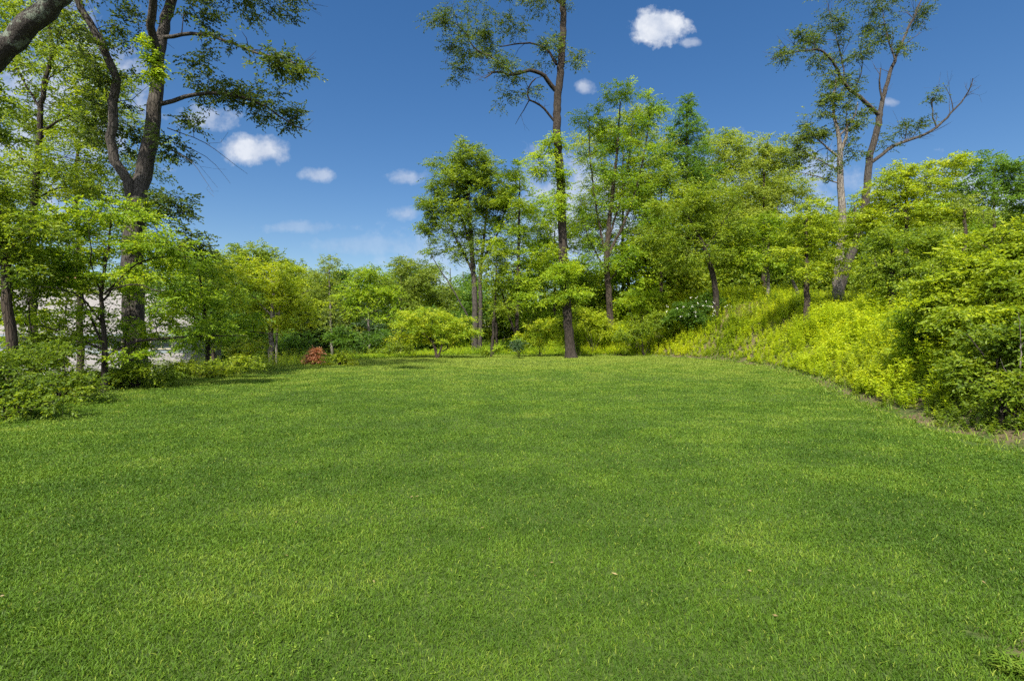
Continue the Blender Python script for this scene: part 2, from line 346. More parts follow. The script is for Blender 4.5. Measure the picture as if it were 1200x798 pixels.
def flare(pts, rad, base_r):
    return pts, rad
def plant(name, label, cat, base, limbs, blobs, leafmat, barkmat, group=None, leaf=.16, parts=('trunk', 'crown'), roots=False, twiggy=0, **kw):
    """limbs: list of (pts, radii); the first starts at the base"""
    base = np.array(base, float); root = thing(name, label, cat, base, group)
    polys = []; sk, sr = [], []
    for i, (p, r) in enumerate(limbs):
        q, rr = smooth_poly(p, r, step=.35 if i else .3, jit=.012 if r[0] < .1 else .02)
        if i == 0 or roots and r[0] > .25:
            h = q[:, 2] - base[2]; rr = rr * (1 + .55 * np.exp(-np.maximum(h, 0) / max(.25, r[0] * 1.3)))
        polys.append((q, rr)); sk.append(q); sr.append(rr)
    if twiggy:
        for q, rr in list(polys[1:]):
            L_ = np.linalg.norm(np.diff(q, axis=0), axis=1).sum()
            for _ in range(int(L_ * twiggy)):
                i = min(len(q) - 1, int((.25 + .75 * rng.random()) * len(q))); a = q[i]; tg = nrm(q[min(i + 1, len(q) - 1)] - q[max(i - 1, 0)])
                dv = nrm(tg * .9 + rng.normal(0, .55, 3) + [0, 0, .15]); l = rng.uniform(.5, 1.7); b_ = a + dv * l * .5 + rng.normal(0, .05, 3); c_ = a + dv * l + [0, 0, rng.uniform(-.1, .25)] + rng.normal(0, .1, 3)
                r0 = min(rr[i] * .6, .022); polys.append((np.array([a, b_, c_]), np.array([r0, r0 * .6, .004])))
                d2 = nrm(dv + rng.normal(0, .6, 3)); polys.append((np.array([b_, b_ + d2 * l * .3, b_ + d2 * l * .55 + [0, 0, .05]]), np.array([r0 * .5, r0 * .35, .003])))
    sk = np.concatenate(sk); sr = np.concatenate(sr)
    v, q, mi, tn, tw = make_crown(blobs, (sk, sr), leaf, **kw)
    tv, tq = tubes(polys + tw)
    mesh_from(parts[0], tv - base, tq, [barkmat], smooth=True, parent=root)
    mesh_from(parts[1], v - base, q, [leafmat, barkmat, M['lime']], midx=mi, tone=tn, parent=root)
    return root
def B(px, py, rx, ry, D, f=1.0, dep=None):   # a thin dep marks the fresh lime growth climbing a trunk
    return (P(px, py, D), np.array([rx / F * D, (dep if dep else .8 * rx / F * D), ry / F * D]), f, 1 if dep and dep < 0.7 else 0)
def LB(pts, radii, D, dy=0.0):
    """limb by picture points at distance D (dy: how far the tip leans back or forward)"""
    n = len(pts); return ([P(a, b, D + dy * i / max(1, n - 1)) for i, (a, b) in enumerate(pts)], list(radii))
def grounded(pts, radii, D):
    """trunk whose foot stands on the terrain"""
    x = (pts[0][0] - 600) / F * D; z = gz(x, D)
    q = [P(a, b, D) for a, b in pts]
    q = [p for p in q if p[2] > z + .25]
    return np.array([x, D, z]), ([np.array([x, D, z - .35])] + [np.array([x, D, z])] * 0 + q, list(radii))

# ------------------------------------------------------------------ the ground
def ground():
    n = 420
    u = np.linspace(-1, 1, n); w = np.sign(u) * (44 * np.abs(u) + 500 * np.abs(u) ** 7)
    X, Y = np.meshgrid(w, w + 18, indexing='ij'); x = X.ravel(); y = Y.ravel()
    d = lawn_d(x, y); z = height(x, y, d)
    V = np.stack([x, y, z], 1); i, j = np.meshgrid(np.arange(n - 1), np.arange(n - 1), indexing='ij')
    a = (i * n + j).ravel(); Q = np.stack([a, a + n, a + n + 1, a + 1], 1)
    m = newmat('ground_soil'); t = NT(m)
    at = t.n('ShaderNodeAttribute', attribute_name='edge')
    co = t.n('ShaderNodeTexCoord')
    n1 = t.n('ShaderNodeTexNoise', {'Vector': co.outputs['Object'], 'Scale': 1.3, 'Detail': 6.0, 'Roughness': .65})
    n2 = t.n('ShaderNodeTexNoise', {'Vector': co.outputs['Object'], 'Scale': 22.0, 'Detail': 5.0, 'Roughness': .7})
    ed = t.n('ShaderNodeMath', {0: at.outputs['Fac'], 1: t.n('ShaderNodeMath', {0: t.n('ShaderNodeMath', {0: n1.outputs['Fac'], 1: -.5}, operation='ADD').outputs[0], 1: 2.2}, operation='MULTIPLY').outputs[0]}, operation='ADD')
    f = t.n('ShaderNodeMapRange', {0: ed.outputs[0], 1: -.15, 2: .15})
    lawn = t.ramp(n2.outputs['Fac'], [(.3, (.022, .036, .008)), (.5, (.038, .064, .012)), (.7, (.065, .095, .020))])
    soil = t.ramp(n2.outputs['Fac'], [(.3, (.025, .018, .012)), (.5, (.065, .048, .030)), (.7, (.13, .10, .065))])
    litter = t.ramp(n1.outputs['Fac'], [(.42, (.05, .075, .018)), (.58, (.11, .085, .05))])
    soil = t.mix(.55, soil, litter)
    col = t.mix(f.outputs[0], lawn, soil)
    bp = t.n('ShaderNodeBump', {'Height': n2.outputs['Fac'], 'Strength': .8, 'Distance': .03})
    b = t.n('ShaderNodeBsdfPrincipled', {'Base Color': col, 'Roughness': .95, 'Specular IOR Level': .1, 'Normal': bp.outputs[0]})
    t.n('ShaderNodeOutputMaterial', {0: b.outputs[0]})
    o = mesh_from('ground', V, Q, [m], smooth=True); o['kind'] = 'structure'
    e = o.data.attributes.new('edge', 'FLOAT', 'POINT'); e.data.foreach_set('value', np.clip(np.maximum(d, (.22 - np.hypot(x - 2.52, y - 2.5)) * 1.6), -3, 3).astype(np.float32))
ground()

# ------------------------------------------------------------------ the mown grass
def blades(x, y, h, w, lean, tone, name, mat, seg=2, z=None):
    N = len(x); z = height(x, y) if z is None else z
    b = np.stack([x, y, z - .004], 1); a = rng.uniform(0, 2 * PI, N)
    sdv = np.stack([np.cos(a), np.sin(a), np.zeros(N)], 1) * (w / 2)[:, None]
    la = rng.uniform(0, 2 * PI, N); ld = np.stack([np.cos(la), np.sin(la), np.zeros(N)], 1) * (h * lean)[:, None]
    up = np.array([0, 0, 1.0]) * h[:, None]
    m1 = b + up * .55 + ld * .35; tip = b + up * (1 - .25 * lean[:, None]) + ld
    V = np.stack([b - sdv, b + sdv, m1 + sdv * .75, m1 - sdv * .75, tip + sdv * .12, tip - sdv * .12], 1).reshape(-1, 3)
    o = (np.arange(N) * 6)[:, None]; Q = np.concatenate([o + np.array([[0, 1, 2, 3]]), o + np.array([[3, 2, 4, 5]])], 1).reshape(-1, 4)
    return mesh_from(name, V, Q, [mat], tone=np.repeat(tone, 2))
def lawn_grass():
    # density falls with the distance and blades get wider, level of detail only
    xs, ys = [], []
    def area(y0, y1, x0, x1, dens):
        n = int((y1 - y0) * (x1 - x0) * dens); xs.append(rng.uniform(x0, x1, n)); ys.append(rng.uniform(y0, y1, n))
    for y0, y1, dens in ((1.3, 3, 14000), (3, 4.2, 10000), (4.2, 6, 6500), (6, 8.5, 4000), (8.5, 12, 2300), (12, 17, 1200), (17, 25, 620), (25, 38, 340)):
        hw = min(y1 * 1.0 + 1.6, 13); area(y0, y1, -hw, hw, dens)
    x = np.concatenate(xs); y = np.concatenate(ys)
    d = lawn_d(x, y) + (vnoise(x, y, 1.1, 5) - .5) * .9 + (vnoise(x, y, .35, 55) - .5) * .5 + (vnoise(x, y, .13, 6) - .5) * .35
    bare = (vnoise(x, y, .06, 8) + .25 * rng.random(len(x)) < .55 - 1.3 * np.hypot(x - 2.55, y - 2.5))
    k = (d < 0) & ~bare & (rng.random(len(x)) > .25 * (vnoise(x, y, .16, 9) > .72)); x, y, d = x[k], y[k], d[k]
    r = np.hypot(x, y); N = len(x)
    cl = vnoise(x, y, .12, 11) * .6 + vnoise(x, y, .35, 12) * .4
    h = rng.uniform(.015, .034, N) * (.75 + .6 * cl) * (1 + .012 * r)
    w = .0022 + .00105 * r * rng.uniform(.7, 1.2, N)
    tone = .30 + .24 * (vnoise(x, y, 1.1, 13) - .5) + .35 * (vnoise(x, y, .3, 14) - .5) + .16 * (vnoise(x, y, 5, 15) - .5) + rng.normal(0, .14, N) + np.clip((r - 9) / 36, 0, .6)
    tone = np.where(rng.random(N) < .03, .95, tone)
    o = blades(x, y, h, w, rng.uniform(.2, 1.1, N), np.clip(tone, 0, 1), 'lawn_grass', M['grass'])
    o['kind'] = 'stuff'; o['label'] = 'short mown green lawn filling the whole clearing'; o['category'] = 'grass'
    return N
print('grass blades', lawn_grass())

# ------------------------------------------------------------------ ground cover
def cover(x, y, hgt, per, leafL, mat, name, label, tone0=.5, asp=.4, shape='quad', lift=.5, z=None, cat='ground cover'):
    """upright leafy plants, whorls of leaves up a stem"""
    N = len(x); z = height(x, y) if z is None else z
    t = np.sort(rng.random((N, per)), 1) ** .8; t[:, -2:] = 1.0
    ax = rng.normal(0, .14, (N, 1, 2)) * hgt[:, None, None] * t[..., None]
    pos = np.stack([x[:, None] + ax[..., 0], y[:, None] + ax[..., 1], z[:, None] + hgt[:, None] * (.12 + .88 * t)], -1)
    a = rng.uniform(0, 2 * PI, (N, 1)) + np.arange(per)[None] * 2.4 + rng.normal(0, .3, (N, per))
    dr = np.stack([np.cos(a), np.sin(a), rng.uniform(-.35, lift, (N, per)) + .35 * (t > .9)], -1)
    nr_ = np.stack([rng.normal(0, .35, (N, per)), rng.normal(0, .35, (N, per)), np.ones((N, per))], -1) - dr * .2
    l = leafL * rng.uniform(.6, 1.25, (N, per)) * (1.15 - .45 * t); l = l * (hgt[:, None] / hgt.mean()) ** .4
    v, q, fp = leaves(pos.reshape(-1, 3), dr.reshape(-1, 3), nr_.reshape(-1, 3), l.ravel(), (l * asp).ravel(), shape)
    tb = tone0 + rng.normal(0, .12, (N, 1)) + rng.normal(0, .1, (N, per)) + .25 * (t - .6) + (.5 * (vnoise(x, y, 2.2, 21) - .5))[:, None]
    tn = np.repeat(np.clip(tb, 0, 1).ravel(), fp)
    # stems
    s = np.array([.004, 0, 0]) * (1 + leafL * 10)
    b = np.stack([x, y, z - .03], 1); tp = pos[:, -1]
    sv = np.stack([b - s, b + s, tp + s * .4, tp - s * .4], 1).reshape(-1, 3); sq = np.arange(N * 4).reshape(N, 4) + len(v)
    o = mesh_from(name, np.concatenate([v, sv]), np.concatenate([q, sq]), [mat], tone=np.concatenate([tn, np.full(N, .1)]))
    o['kind'] = 'stuff'; o['label'] = label; o['category'] = cat
def scatter(n, x0, x1, y0, y1, cond):
    x = rng.uniform(x0, x1, n); y = rng.uniform(y0, y1, n); d = lawn_d(x, y); th = np.degrees(np.arctan2(x, y + 4))
    k = cond(x, y, d, th); return x[k], y[k], d[k], th[k]
x, y, d, th = scatter(60000, -12, 12, 1.4, 16, lambda x, y, d, th: (d < -.1) & (rng.random(len(x)) < np.clip(3.0 / (y * y) + .04, 0, .5)) & (vnoise(x, y, .55, 51) > .62))
cover(x, y, rng.uniform(.018, .032, len(x)), 7, .016, M['grass'], 'clover', 'small clover patches scattered through the lawn', tone0=.45, asp=.8)
x, y, d, th = scatter(9000, -12, 13, 1.4, 36, lambda x, y, d, th: (d < 0) & (rng.random(len(x)) < np.clip(.8 / y, .02, .25)) & (vnoise(x, y, 2.2, 52) > .4))
N_ = len(x); a = rng.uniform(0, 2 * PI, N_)
v, q, fp = leaves(np.stack([x, y, height(x, y) + rng.uniform(.015, .03, N_)], 1), np.stack([np.cos(a), np.sin(a), rng.normal(0, .3, N_)], 1), np.stack([rng.normal(0, .4, N_), rng.normal(0, .4, N_), np.ones(N_)], 1), rng.uniform(.015, .045, N_), rng.uniform(.003, .012, N_) * (1 + y / 14))
o = mesh_from('fallen_leaves', v, q, [M['dry']], tone=np.clip(rng.normal(.05, .15, N_), 0, 1)); o['kind'] = 'stuff'; o['label'] = 'tiny dry leaves and straw bits lying in the lawn'; o['category'] = 'leaf litter'
# sunlit weeds on the right bank
x, y, d, th = scatter(60000, 4, 34, 5, 46, lambda x, y, d, th: (d > .25) & (d < 15) & (th > 7) & (y > 9.5) & (rng.random(len(x)) < np.clip(1.15 - d / 22, .35, 1)))
def dryf(x, y): return np.minimum(np.hypot(x - 15.3, y - 33.6) / 1.7, np.hypot(x - 16.0, y - 27.6) / 1.2) + (vnoise(x, y, .7, 31) - .5) * .9 < 1
dry = dryf(x, y) & (rng.random(len(x)) < .8)
x, y, d = x[~dry], y[~dry], d[~dry]
tall = vnoise(x, y, 1.6, 41)
hh = np.clip(.25 + .3 * d, .25, 1.0) * (.45 + 1.1 * tall) * rng.uniform(.6, 1.25, len(x))
k = rng.random(len(x)) < .55 + .45 * tall
cover(x[k], y[k], hh[k], 30, .145, M['weed'], 'bank_weeds', 'bright yellow green weeds covering the right bank', tone0=.5, asp=.38, lift=.8)
k2 = (vnoise(x, y, 2.4, 43) > .62) & (rng.random(len(x)) < .6)
cover(x[k2], y[k2], hh[k2] * 1.15, 30, .13, M['mid'], 'bank_nettles', 'darker green leafy clumps among the bright weeds of the bank', tone0=.55, asp=.45)
# mixed low growth in front of the right thicket
x, y, d, th = scatter(16000, 6, 17, 2.0, 15, lambda x, y, d, th: (d > .30 + 1.0 * (vnoise(x, y, .8, 62) - .5)) & (d < 6))
k = vnoise(x, y, .9, 33) + .25 * rng.random(len(x)) > .38; x, y, d = x[k], y[k], d[k]
cover(x, y, np.clip(.10 + .22 * d, .1, .7) * rng.uniform(.5, 1.3, len(x)), 20, .085, M['mid'], 'low_weeds', 'low leafy green weeds at the foot of the right thicket', tone0=.55, asp=.5, shape='hex')
# shaded low growth along the left edge
x, y, d, th = scatter(34000, -24, -3, 4, 36, lambda x, y, d, th: (d > -.1 + .7 * (vnoise(x, y, .9, 61) - .4)) & (d < 7) & (th < -6) & (rng.random(len(x)) < np.clip(1.2 - y / 40, .3, 1)))
cover(x, y, np.clip(.10 + .22 * d, .12, .9) * rng.uniform(.4, 1.5, len(x)), 18, .10, M['mid'], 'left_undergrowth', 'low mixed undergrowth along the left edge of the lawn', tone0=.42, asp=.5)
# far edge
x, y, d, th = scatter(30000, -12, 14, 30, 60, lambda x, y, d, th: (d > .1) & (d < 18) & (th > -16) & (th < 14) & (rng.random(len(x)) < np.clip(1 - d / 22, .2, 1)))
cover(x, y, np.clip(.18 + .12 * d, .15, .9) * rng.uniform(.4, 1.4, len(x)), 18, .16, M['lime'], 'far_undergrowth', 'loose green undergrowth beyond the far edge of the lawn', tone0=.45, asp=.45)
# dead dry grass on the bank and tall rough grass at the lawn's rim
def rough():
    x, y, d, th = scatter(90000, 6, 32, 6, 40, lambda x, y, d, th: (d > .4) & (d < 12) & dryf(x, y))
    o = blades(x, y, rng.uniform(.25, .6, len(x)), np.full(len(x), .016), rng.uniform(.3, 1.3, len(x)), rng.random(len(x)), 'dry_grass', M['dry'])
    o['kind'] = 'stuff'; o['label'] = 'tan dead grass in patches on the right bank'; o['category'] = 'dry grass'
    x, y, d, th = scatter(260000, -16, 17, 3, 42, lambda x, y, d, th: (d > -.75 + .5 * (vnoise(x, y, 1.2, 35) - .5)) & (d < .9 + 1.2 * (vnoise(x, y, .8, 36) - .5)) & ((x < 5) | (vnoise(x, y, .6, 37) > .34)))
    o = blades(x, y, rng.uniform(.04, .18, len(x)) * np.clip(.45 + .6 * (d + .6), .3, 1), .004 + .0009 * np.hypot(x, y), rng.uniform(.3, 1.2, len(x)), np.clip(rng.normal(.62, .2, len(x)), 0, 1), 'rough_grass', M['grass'])
    o['kind'] = 'stuff'; o['label'] = 'longer uncut grass around the rim of the lawn'; o['category'] = 'grass'
    # fallen leaves and bits of straw on the bare soil at the edge
    x, y, d, th = scatter(60000, -13, 17, 4, 40, lambda x, y, d, th: (d > -.25) & (d < 1.6) & ((x > 3) | (y > 30) | (rng.random(len(x)) < .2)))
    N = len(x); pos = np.stack([x, y, height(x, y) + rng.uniform(.004, .02, N)], 1)
    a = rng.uniform(0, 2 * PI, N); dr = np.stack([np.cos(a), np.sin(a), rng.normal(0, .2, N)], 1)
    v, q, fp = leaves(pos, dr, np.stack([rng.normal(0, .3, N), rng.normal(0, .3, N), np.ones(N)], 1), rng.uniform(.03, .09, N), rng.uniform(.01, .04, N))
    o = mesh_from('leaf_litter', v, q, [M['dry']], tone=np.clip(rng.normal(.25, .25, N), 0, 1)); o['kind'] = 'stuff'; o['label'] = 'brown leaf litter on the bare soil rim'; o['category'] = 'leaf litter'
rough()
def tuft():
    n = 260; cx, cy_ = 2.36, 2.38
    r = rng.random(n) ** .5 * .10; a = rng.uniform(0, 2 * PI, n); x = cx + r * np.cos(a); y = cy_ + r * np.sin(a) * .7
    base = np.array([cx, cy_, gz(cx, cy_)])
    h = rng.uniform(.04, .09, n); z = height(x, y)
    N = n; b = np.stack([x, y, z], 1) - base; la = rng.uniform(0, 2 * PI, n); ld = np.stack([np.cos(la), np.sin(la) * .7, np.zeros(n)], 1) * (h * rng.uniform(.5, 1.3, n))[:, None]
    s = np.cross(nrm(ld), [0, 0, 1.0]) * .004; up = np.array([0, 0, 1.0]) * h[:, None]
    V = np.stack([b - s, b + s, b + up * .7 + ld * .4 + s, b + up * .7 + ld * .4 - s, b + up * .75 + ld + s * .1, b + up * .75 + ld - s * .1], 1).reshape(-1, 3)
    o = (np.arange(N) * 6)[:, None]; Q = np.concatenate([o + np.array([[0, 1, 2, 3]]), o + np.array([[3, 2, 4, 5]])], 1).reshape(-1, 4)
    ob = mesh_from('grass_tuft', V, Q, [M['grass']], tone=np.clip(np.repeat(rng.normal(.6, .12, n), 2), 0, 1)); ob.location = base.tolist()
    tag(ob, 'bright tuft of longer grass by bare soil in the near right corner', 'grass tuft')
tuft()

# ------------------------------------------------------------------ the house down the slope
def box(bm, x0, x1, y0, y1, z0, z1):
    c = [(x0, y0, z0), (x1, y0, z0), (x1, y1, z0), (x0, y1, z0), (x0, y0, z1), (x1, y0, z1), (x1, y1, z1), (x0, y1, z1)]
    v = [bm.verts.new(p) for p in c]
    for f in ((0, 3, 2, 1), (4, 5, 6, 7), (0, 1, 5, 4), (1, 2, 6, 5), (2, 3, 7, 6), (3, 0, 4, 7)): bm.faces.new([v[i] for i in f])
def slab(bm, a, b, c, d, th):
    """sloping slab from four top corners"""
    import mathutils
    n = (Vector(b) - Vector(a)).cross(Vector(d) - Vector(a)).normalized() * th
    t = [bm.verts.new(p) for p in (a, b, c, d)]; u = [bm.verts.new(Vector(p) - n) for p in (a, b, c, d)]
    bm.faces.new(t); bm.faces.new(u[::-1])
    for i in range(4): bm.faces.new([t[i], u[i], u[(i + 1) % 4], t[(i + 1) % 4]])
def bm_obj(name, bm, mat, parent):
    import bmesh
    bmesh.ops.recalc_face_normals(bm, faces=bm.faces)
    me = bpy.data.meshes.new(name); bm.to_mesh(me); bm.free(); me.materials.append(mat)
    o = bpy.data.objects.new(name, me); C.objects.link(o); o.parent = parent; return o
def flatmat(name, col, rough=.7, bands=None, spec=.3, axis=2):
    m = newmat(name); t = NT(m); co = t.n('ShaderNodeTexCoord')
    n1 = t.n('ShaderNodeTexNoise', {'Vector': co.outputs['Object'], 'Scale': 3.0, 'Detail': 6.0})
    c = t.mix(t.ramp(n1.outputs['Fac'], [(.35, (0, 0, 0)), (.65, (1, 1, 1))]), tuple(v * .82 for v in col), col)
    ins = {'Base Color': c, 'Roughness': rough, 'Specular IOR Level': spec}
    if bands:
        w = t.n('ShaderNodeTexWave', {'Vector': co.outputs['Object'], 'Scale': bands, 'Distortion': .0}, wave_type='BANDS', bands_direction='XYZ'[axis], wave_profile='SAW')
        ins['Normal'] = t.n('ShaderNodeBump', {'Height': w.outputs['Fac'], 'Strength': .5, 'Distance': .03}).outputs[0]
        c2 = t.mix(t.ramp(w.outputs['Fac'], [(0, (1, 1, 1)), (.12, (0, 0, 0))]), c, tuple(v * .6 for v in col)); ins['Base Color'] = c2
    b = t.n('ShaderNodeBsdfPrincipled', ins); t.n('ShaderNodeOutputMaterial', {0: b.outputs[0]}); return m
def house():
    import bmesh
    bx, by = -30.0, 37.0; g = gz(bx, by) - .4
    root = thing('house', 'pale grey sided house with light shingle roofs half hidden behind the left trees', 'house', (bx, by, g), rz=math.radians(17))
    siding = flatmat('siding', (.26, .28, .30), .6, 3.3); shing = flatmat('roof_shingle', (.16, .152, .152), .9, 2.2); trim = flatmat('cream_trim', (.42, .38, .28), .5); gut = flatmat('gutter', (.20, .24, .26), .4)
    glass = newmat('window_glass'); t = NT(glass); b = t.n('ShaderNodeBsdfPrincipled', {'Base Color': (.04, .06, .07, 1), 'Roughness': .08, 'Specular IOR Level': .7}); t.n('ShaderNodeOutputMaterial', {0: b.outputs[0]})
    Z = lambda z: z - g   # absolute height to local
    # local x: -8..6.2, local y 0 (front) .. 9
    bm = bmesh.new(); box(bm, -9, 6.0, 0, 9, 0, Z(1.7))
    v = [bm.verts.new(p) for p in ((6.0, 0, Z(1.7)), (6.0, 9, Z(1.7)), (6.0, 4.5, Z(5.0)), (5.8, 0, Z(1.7)), (5.8, 9, Z(1.7)), (5.8, 4.5, Z(5.0)))]
    bm.faces.new(v[:3]); bm.faces.new(v[3:][::-1]); bm.faces.new((v[0], v[2], v[5], v[3])); bm.faces.new((v[1], v[4], v[5], v[2]))
    bm_obj('wall', bm, siding, root)
    bm = bmesh.new(); slab(bm, (-9.4, -.5, Z(1.52)), (6.4, -.5, Z(1.52)), (6.4, 4.5, Z(5.2)), (-9.4, 4.5, Z(5.2)), .14); slab(bm, (6.4, 9.5, Z(1.52)), (-9.4, 9.5, Z(1.52)), (-9.4, 4.503, Z(5.2)), (6.4, 4.503, Z(5.2)), .14)
    rf = bm_obj('roof', bm, shing, root)
    bm = bmesh.new(); box(bm, -4, -3.2, 4.6, 5.4, Z(4.6), Z(6.0)); bm_obj('chimney', bm, flatmat('chimney_brick', (.30, .16, .11), .9, 6), rf)
    bm = bmesh.new(); box(bm, -9.4, 6.4, -.62, -.51, Z(1.36), Z(1.5)); bm_obj('gutter', bm, gut, rf)
    # low front wing with its own roof
    bm = bmesh.new(); box(bm, -8.5, 5.6, -3.4, -.01, 0, Z(-1.35)); bm_obj('porch_wall', bm, siding, root)
    bm = bmesh.new(); slab(bm, (-9, -4.0, Z(-1.45)), (6.2, -4.0, Z(-1.45)), (6.2, -.005, Z(.1)), (-9, -.005, Z(.1)), .12); pr = bm_obj('porch_roof', bm, shing, root)
    bm = bmesh.new(); box(bm, -9, 6.2, -4.1, -4.01, Z(-1.62), Z(-1.44)); bm_obj('fascia', bm, trim, pr)
    bm = bmesh.new(); box(bm, 6.21, 6.30, -4.1, 0, Z(-1.75), Z(-1.5)); bm_obj('fascia', bm, trim, pr)
    bm = bmesh.new(); box(bm, -9, 6.0, -.09, -.006, Z(.1), Z(.24)); bm_obj('flashing', bm, gut, pr)
    for wx in (-7.2, -3.4, .2, 3.4):
        for (z0, z1, yy, w) in ((.45, 1.25, -.03, 1.3), (-3.6, -2.2, -3.43, 1.1)):
            bm = bmesh.new(); box(bm, wx, wx + w, yy - .02, yy, Z(z0), Z(z1)); wn = bm_obj('window', bm, glass, root)
            bm = bmesh.new()
            for (a, b_, c, d) in ((wx - .09, wx - .003, z0 - .08, z1 + .08), (wx + w + .003, wx + w + .09, z0 - .08, z1 + .08)): box(bm, a, b_, yy - .06, yy + .02, Z(c), Z(d))
            for (c, d) in ((z0 - .08, z0 - .003), (z1 + .003, z1 + .08)): box(bm, wx, wx + w, yy - .055, yy + .02, Z(c), Z(d))
            box(bm, wx + w / 2 - .02, wx + w / 2 + .02, yy - .05, yy - .021, Z(z0), Z(z1))
            bm_obj('frame', bm, trim, wn)
house()

# ------------------------------------------------------------------ left trees
def tree(name, label, D, trunk, tr, limbs, blobs, lm, bk, group=None, cat='tree', parts=('trunk', 'crown'), base=None, **kw):
    b, t = grounded(trunk, tr, D)
    L = [t] + [LB(p, r, kw_D, dy) for (p, r, kw_D, dy) in [(l[0], l[1], l[2] if len(l) > 2 else D, l[3] if len(l) > 3 else 0) for l in limbs]]
    return plant(name, label, cat, b, L, [B(*q[:4], q[4] if len(q) > 4 else D, q[5] if len(q) > 5 else 1.0, q[6] if len(q) > 6 else None) for q in blobs], M[lm], M[bk], group, parts=parts, **kw)

D = 17.0
tree('oak_tree', 'big forked oak left of the lawn with ivy on its thick grey trunk', D,
     [(160, 448), (158, 400), (156, 340), (156, 280), (160, 235)], [.34, .31, .29, .29],
     [([(160, 240), (169, 200), (179, 150), (184, 100), (187, 60), (196, 20), (206, -12), (226, -90), (240, -150)], [.26, .21, .17, .12, .06], D, 2),
      ([(186, 75), (178, 35), (179, -10), (168, -100)], [.13, .11, .05], D, -2),
      ([(157, 252), (149, 212), (131, 180), (133, 130), (135, 95), (121, 55), (100, 18), (84, -20), (55, -90)], [.17, .14, .12, .10, .05], D, -1.5),
      ([(188, 122), (228, 111), (270, 111), (310, 124), (340, 145), (360, 153)], [.075, .05, .015], D, 2),
      ([(192, 44), (235, 40), (270, 50), (300, 62), (332, 68), (362, 80)], [.065, .045, .015], D, -1.5),
      ([(205, -8), (250, -18), (300, -10), (345, -2)], [.06, .015], D, 1), ([(196, 150), (240, 168), (290, 204)], [.02, .005], D, 1), ([(194, 172), (224, 190), (250, 226)], [.018, .004], D, -1), ([(200, 165), (245, 186), (270, 215)], [.015, .004], D, .5)],
     [(300, 120, 50, 17, D + 1.5, .8), (345, 138, 22, 16, D + 2, .9), (262, 112, 40, 13, D + 1, .7), (322, 72, 40, 16, D - 1.3, .9), (350, 85, 18, 14, D - 1.5, .9), (268, 48, 32, 9, D - 1, .5), (290, 0, 65, 12, D + 1, .8), (232, 15, 26, 20, D, .6), (238, 70, 25, 18, D, .35),
      (250, -70, 120, 50, D, .8), (100, -80, 110, 60, D, .8), (95, 30, 45, 30, D - 1, .5), (200, 170, 26, 22, D, .55), (220, 285, 40, 22, D, .9), (205, 240, 35, 20, D, .8), (178, 75, 10, 34, D - .5, 1.6, .45), (118, 75, 34, 30, D - 1, .5), (105, 140, 30, 36, D + .5, .6), (150, 150, 18, 30, D + 1, .5), (240, 95, 30, 10, D + 1, .7), (225, 150, 24, 16, D + .6, .5), (150, 30, 26, 26, D, .5), (158, 240, 22, 10, D - .6, 1.2, .5), (157, 300, 14, 40, D - .5, 1.0, .45)],
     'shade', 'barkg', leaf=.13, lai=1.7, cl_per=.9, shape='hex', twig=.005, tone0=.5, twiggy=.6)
tree('leaning_tree', 'dark lichened trunk leaning across the upper left corner', 14.0,
     [(-250, 560), (-190, 330), (-90, 160), (0, 62), (75, -8), (150, -70), (220, -150)], [.36, .32, .28, .25, .23, .17, .10],
     [([(60, 6), (40, -60), (60, -150)], [.10, .03])], [(150, -150, 60, 40, 14, .6), (20, -140, 60, 50, 13, .7), (30, 8, 34, 12, 15, .7)], 'mid', 'barkl', leaf=.12, lai=1.3, shape='hex')
D = 20.
tree('slender_tree', 'slender airy tree with thin crossing branches at the left edge', D,
     [(40, 450), (38, 340), (38, 270), (41, 220), (47, 155), (50, 110), (60, 60), (56, 15), (60, -40)], [.17, .13, .09, .03],
     [([(47, 155), (75, 138), (105, 128)], [.05, .015]), ([(42, 205), (20, 180), (-5, 160)], [.05, .015]), ([(48, 130), (30, 100), (12, 65), (0, 45)], [.05, .015]), ([(50, 115), (60, 90), (90, 75)], [.04, .01]), ([(40, 235), (70, 220), (110, 222)], [.04, .012]), ([(38, 280), (20, 250), (0, 240)], [.04, .012]), ([(42, 200), (70, 185), (100, 190)], [.03, .01])],
     [(50, 60, 70, 50, D, .9), (30, 130, 60, 40, D + 1, .8), (95, 130, 40, 50, D, .8), (60, 200, 70, 40, D - 1, .8), (110, 90, 40, 60, D + 1, .8), (20, 20, 60, 30, D, .9), (120, 190, 40, 50, D + 1, .8), (10, 200, 50, 50, D, .8)], 'mid', 'barkd', leaf=.125, lai=.95, shape='hex', tone0=.5, twiggy=1.2)
D = 24.
tree('background_tree', 'green tree seen through the branches behind the forked oak', D, [(95, 440), (92, 300), (90, 200), (100, 120)], [.16, .04], [],
     [(110, 150, 60, 60, D, .7), (170, 190, 40, 50, D, .6), (60, 220, 70, 40, D, .8), (150, 240, 60, 40, D, 1.), (80, 70, 60, 40, D, .6), (140, 300, 90, 40, D, 1)], 'mid', 'bark', leaf=.15, lai=.95)
D = 13.5
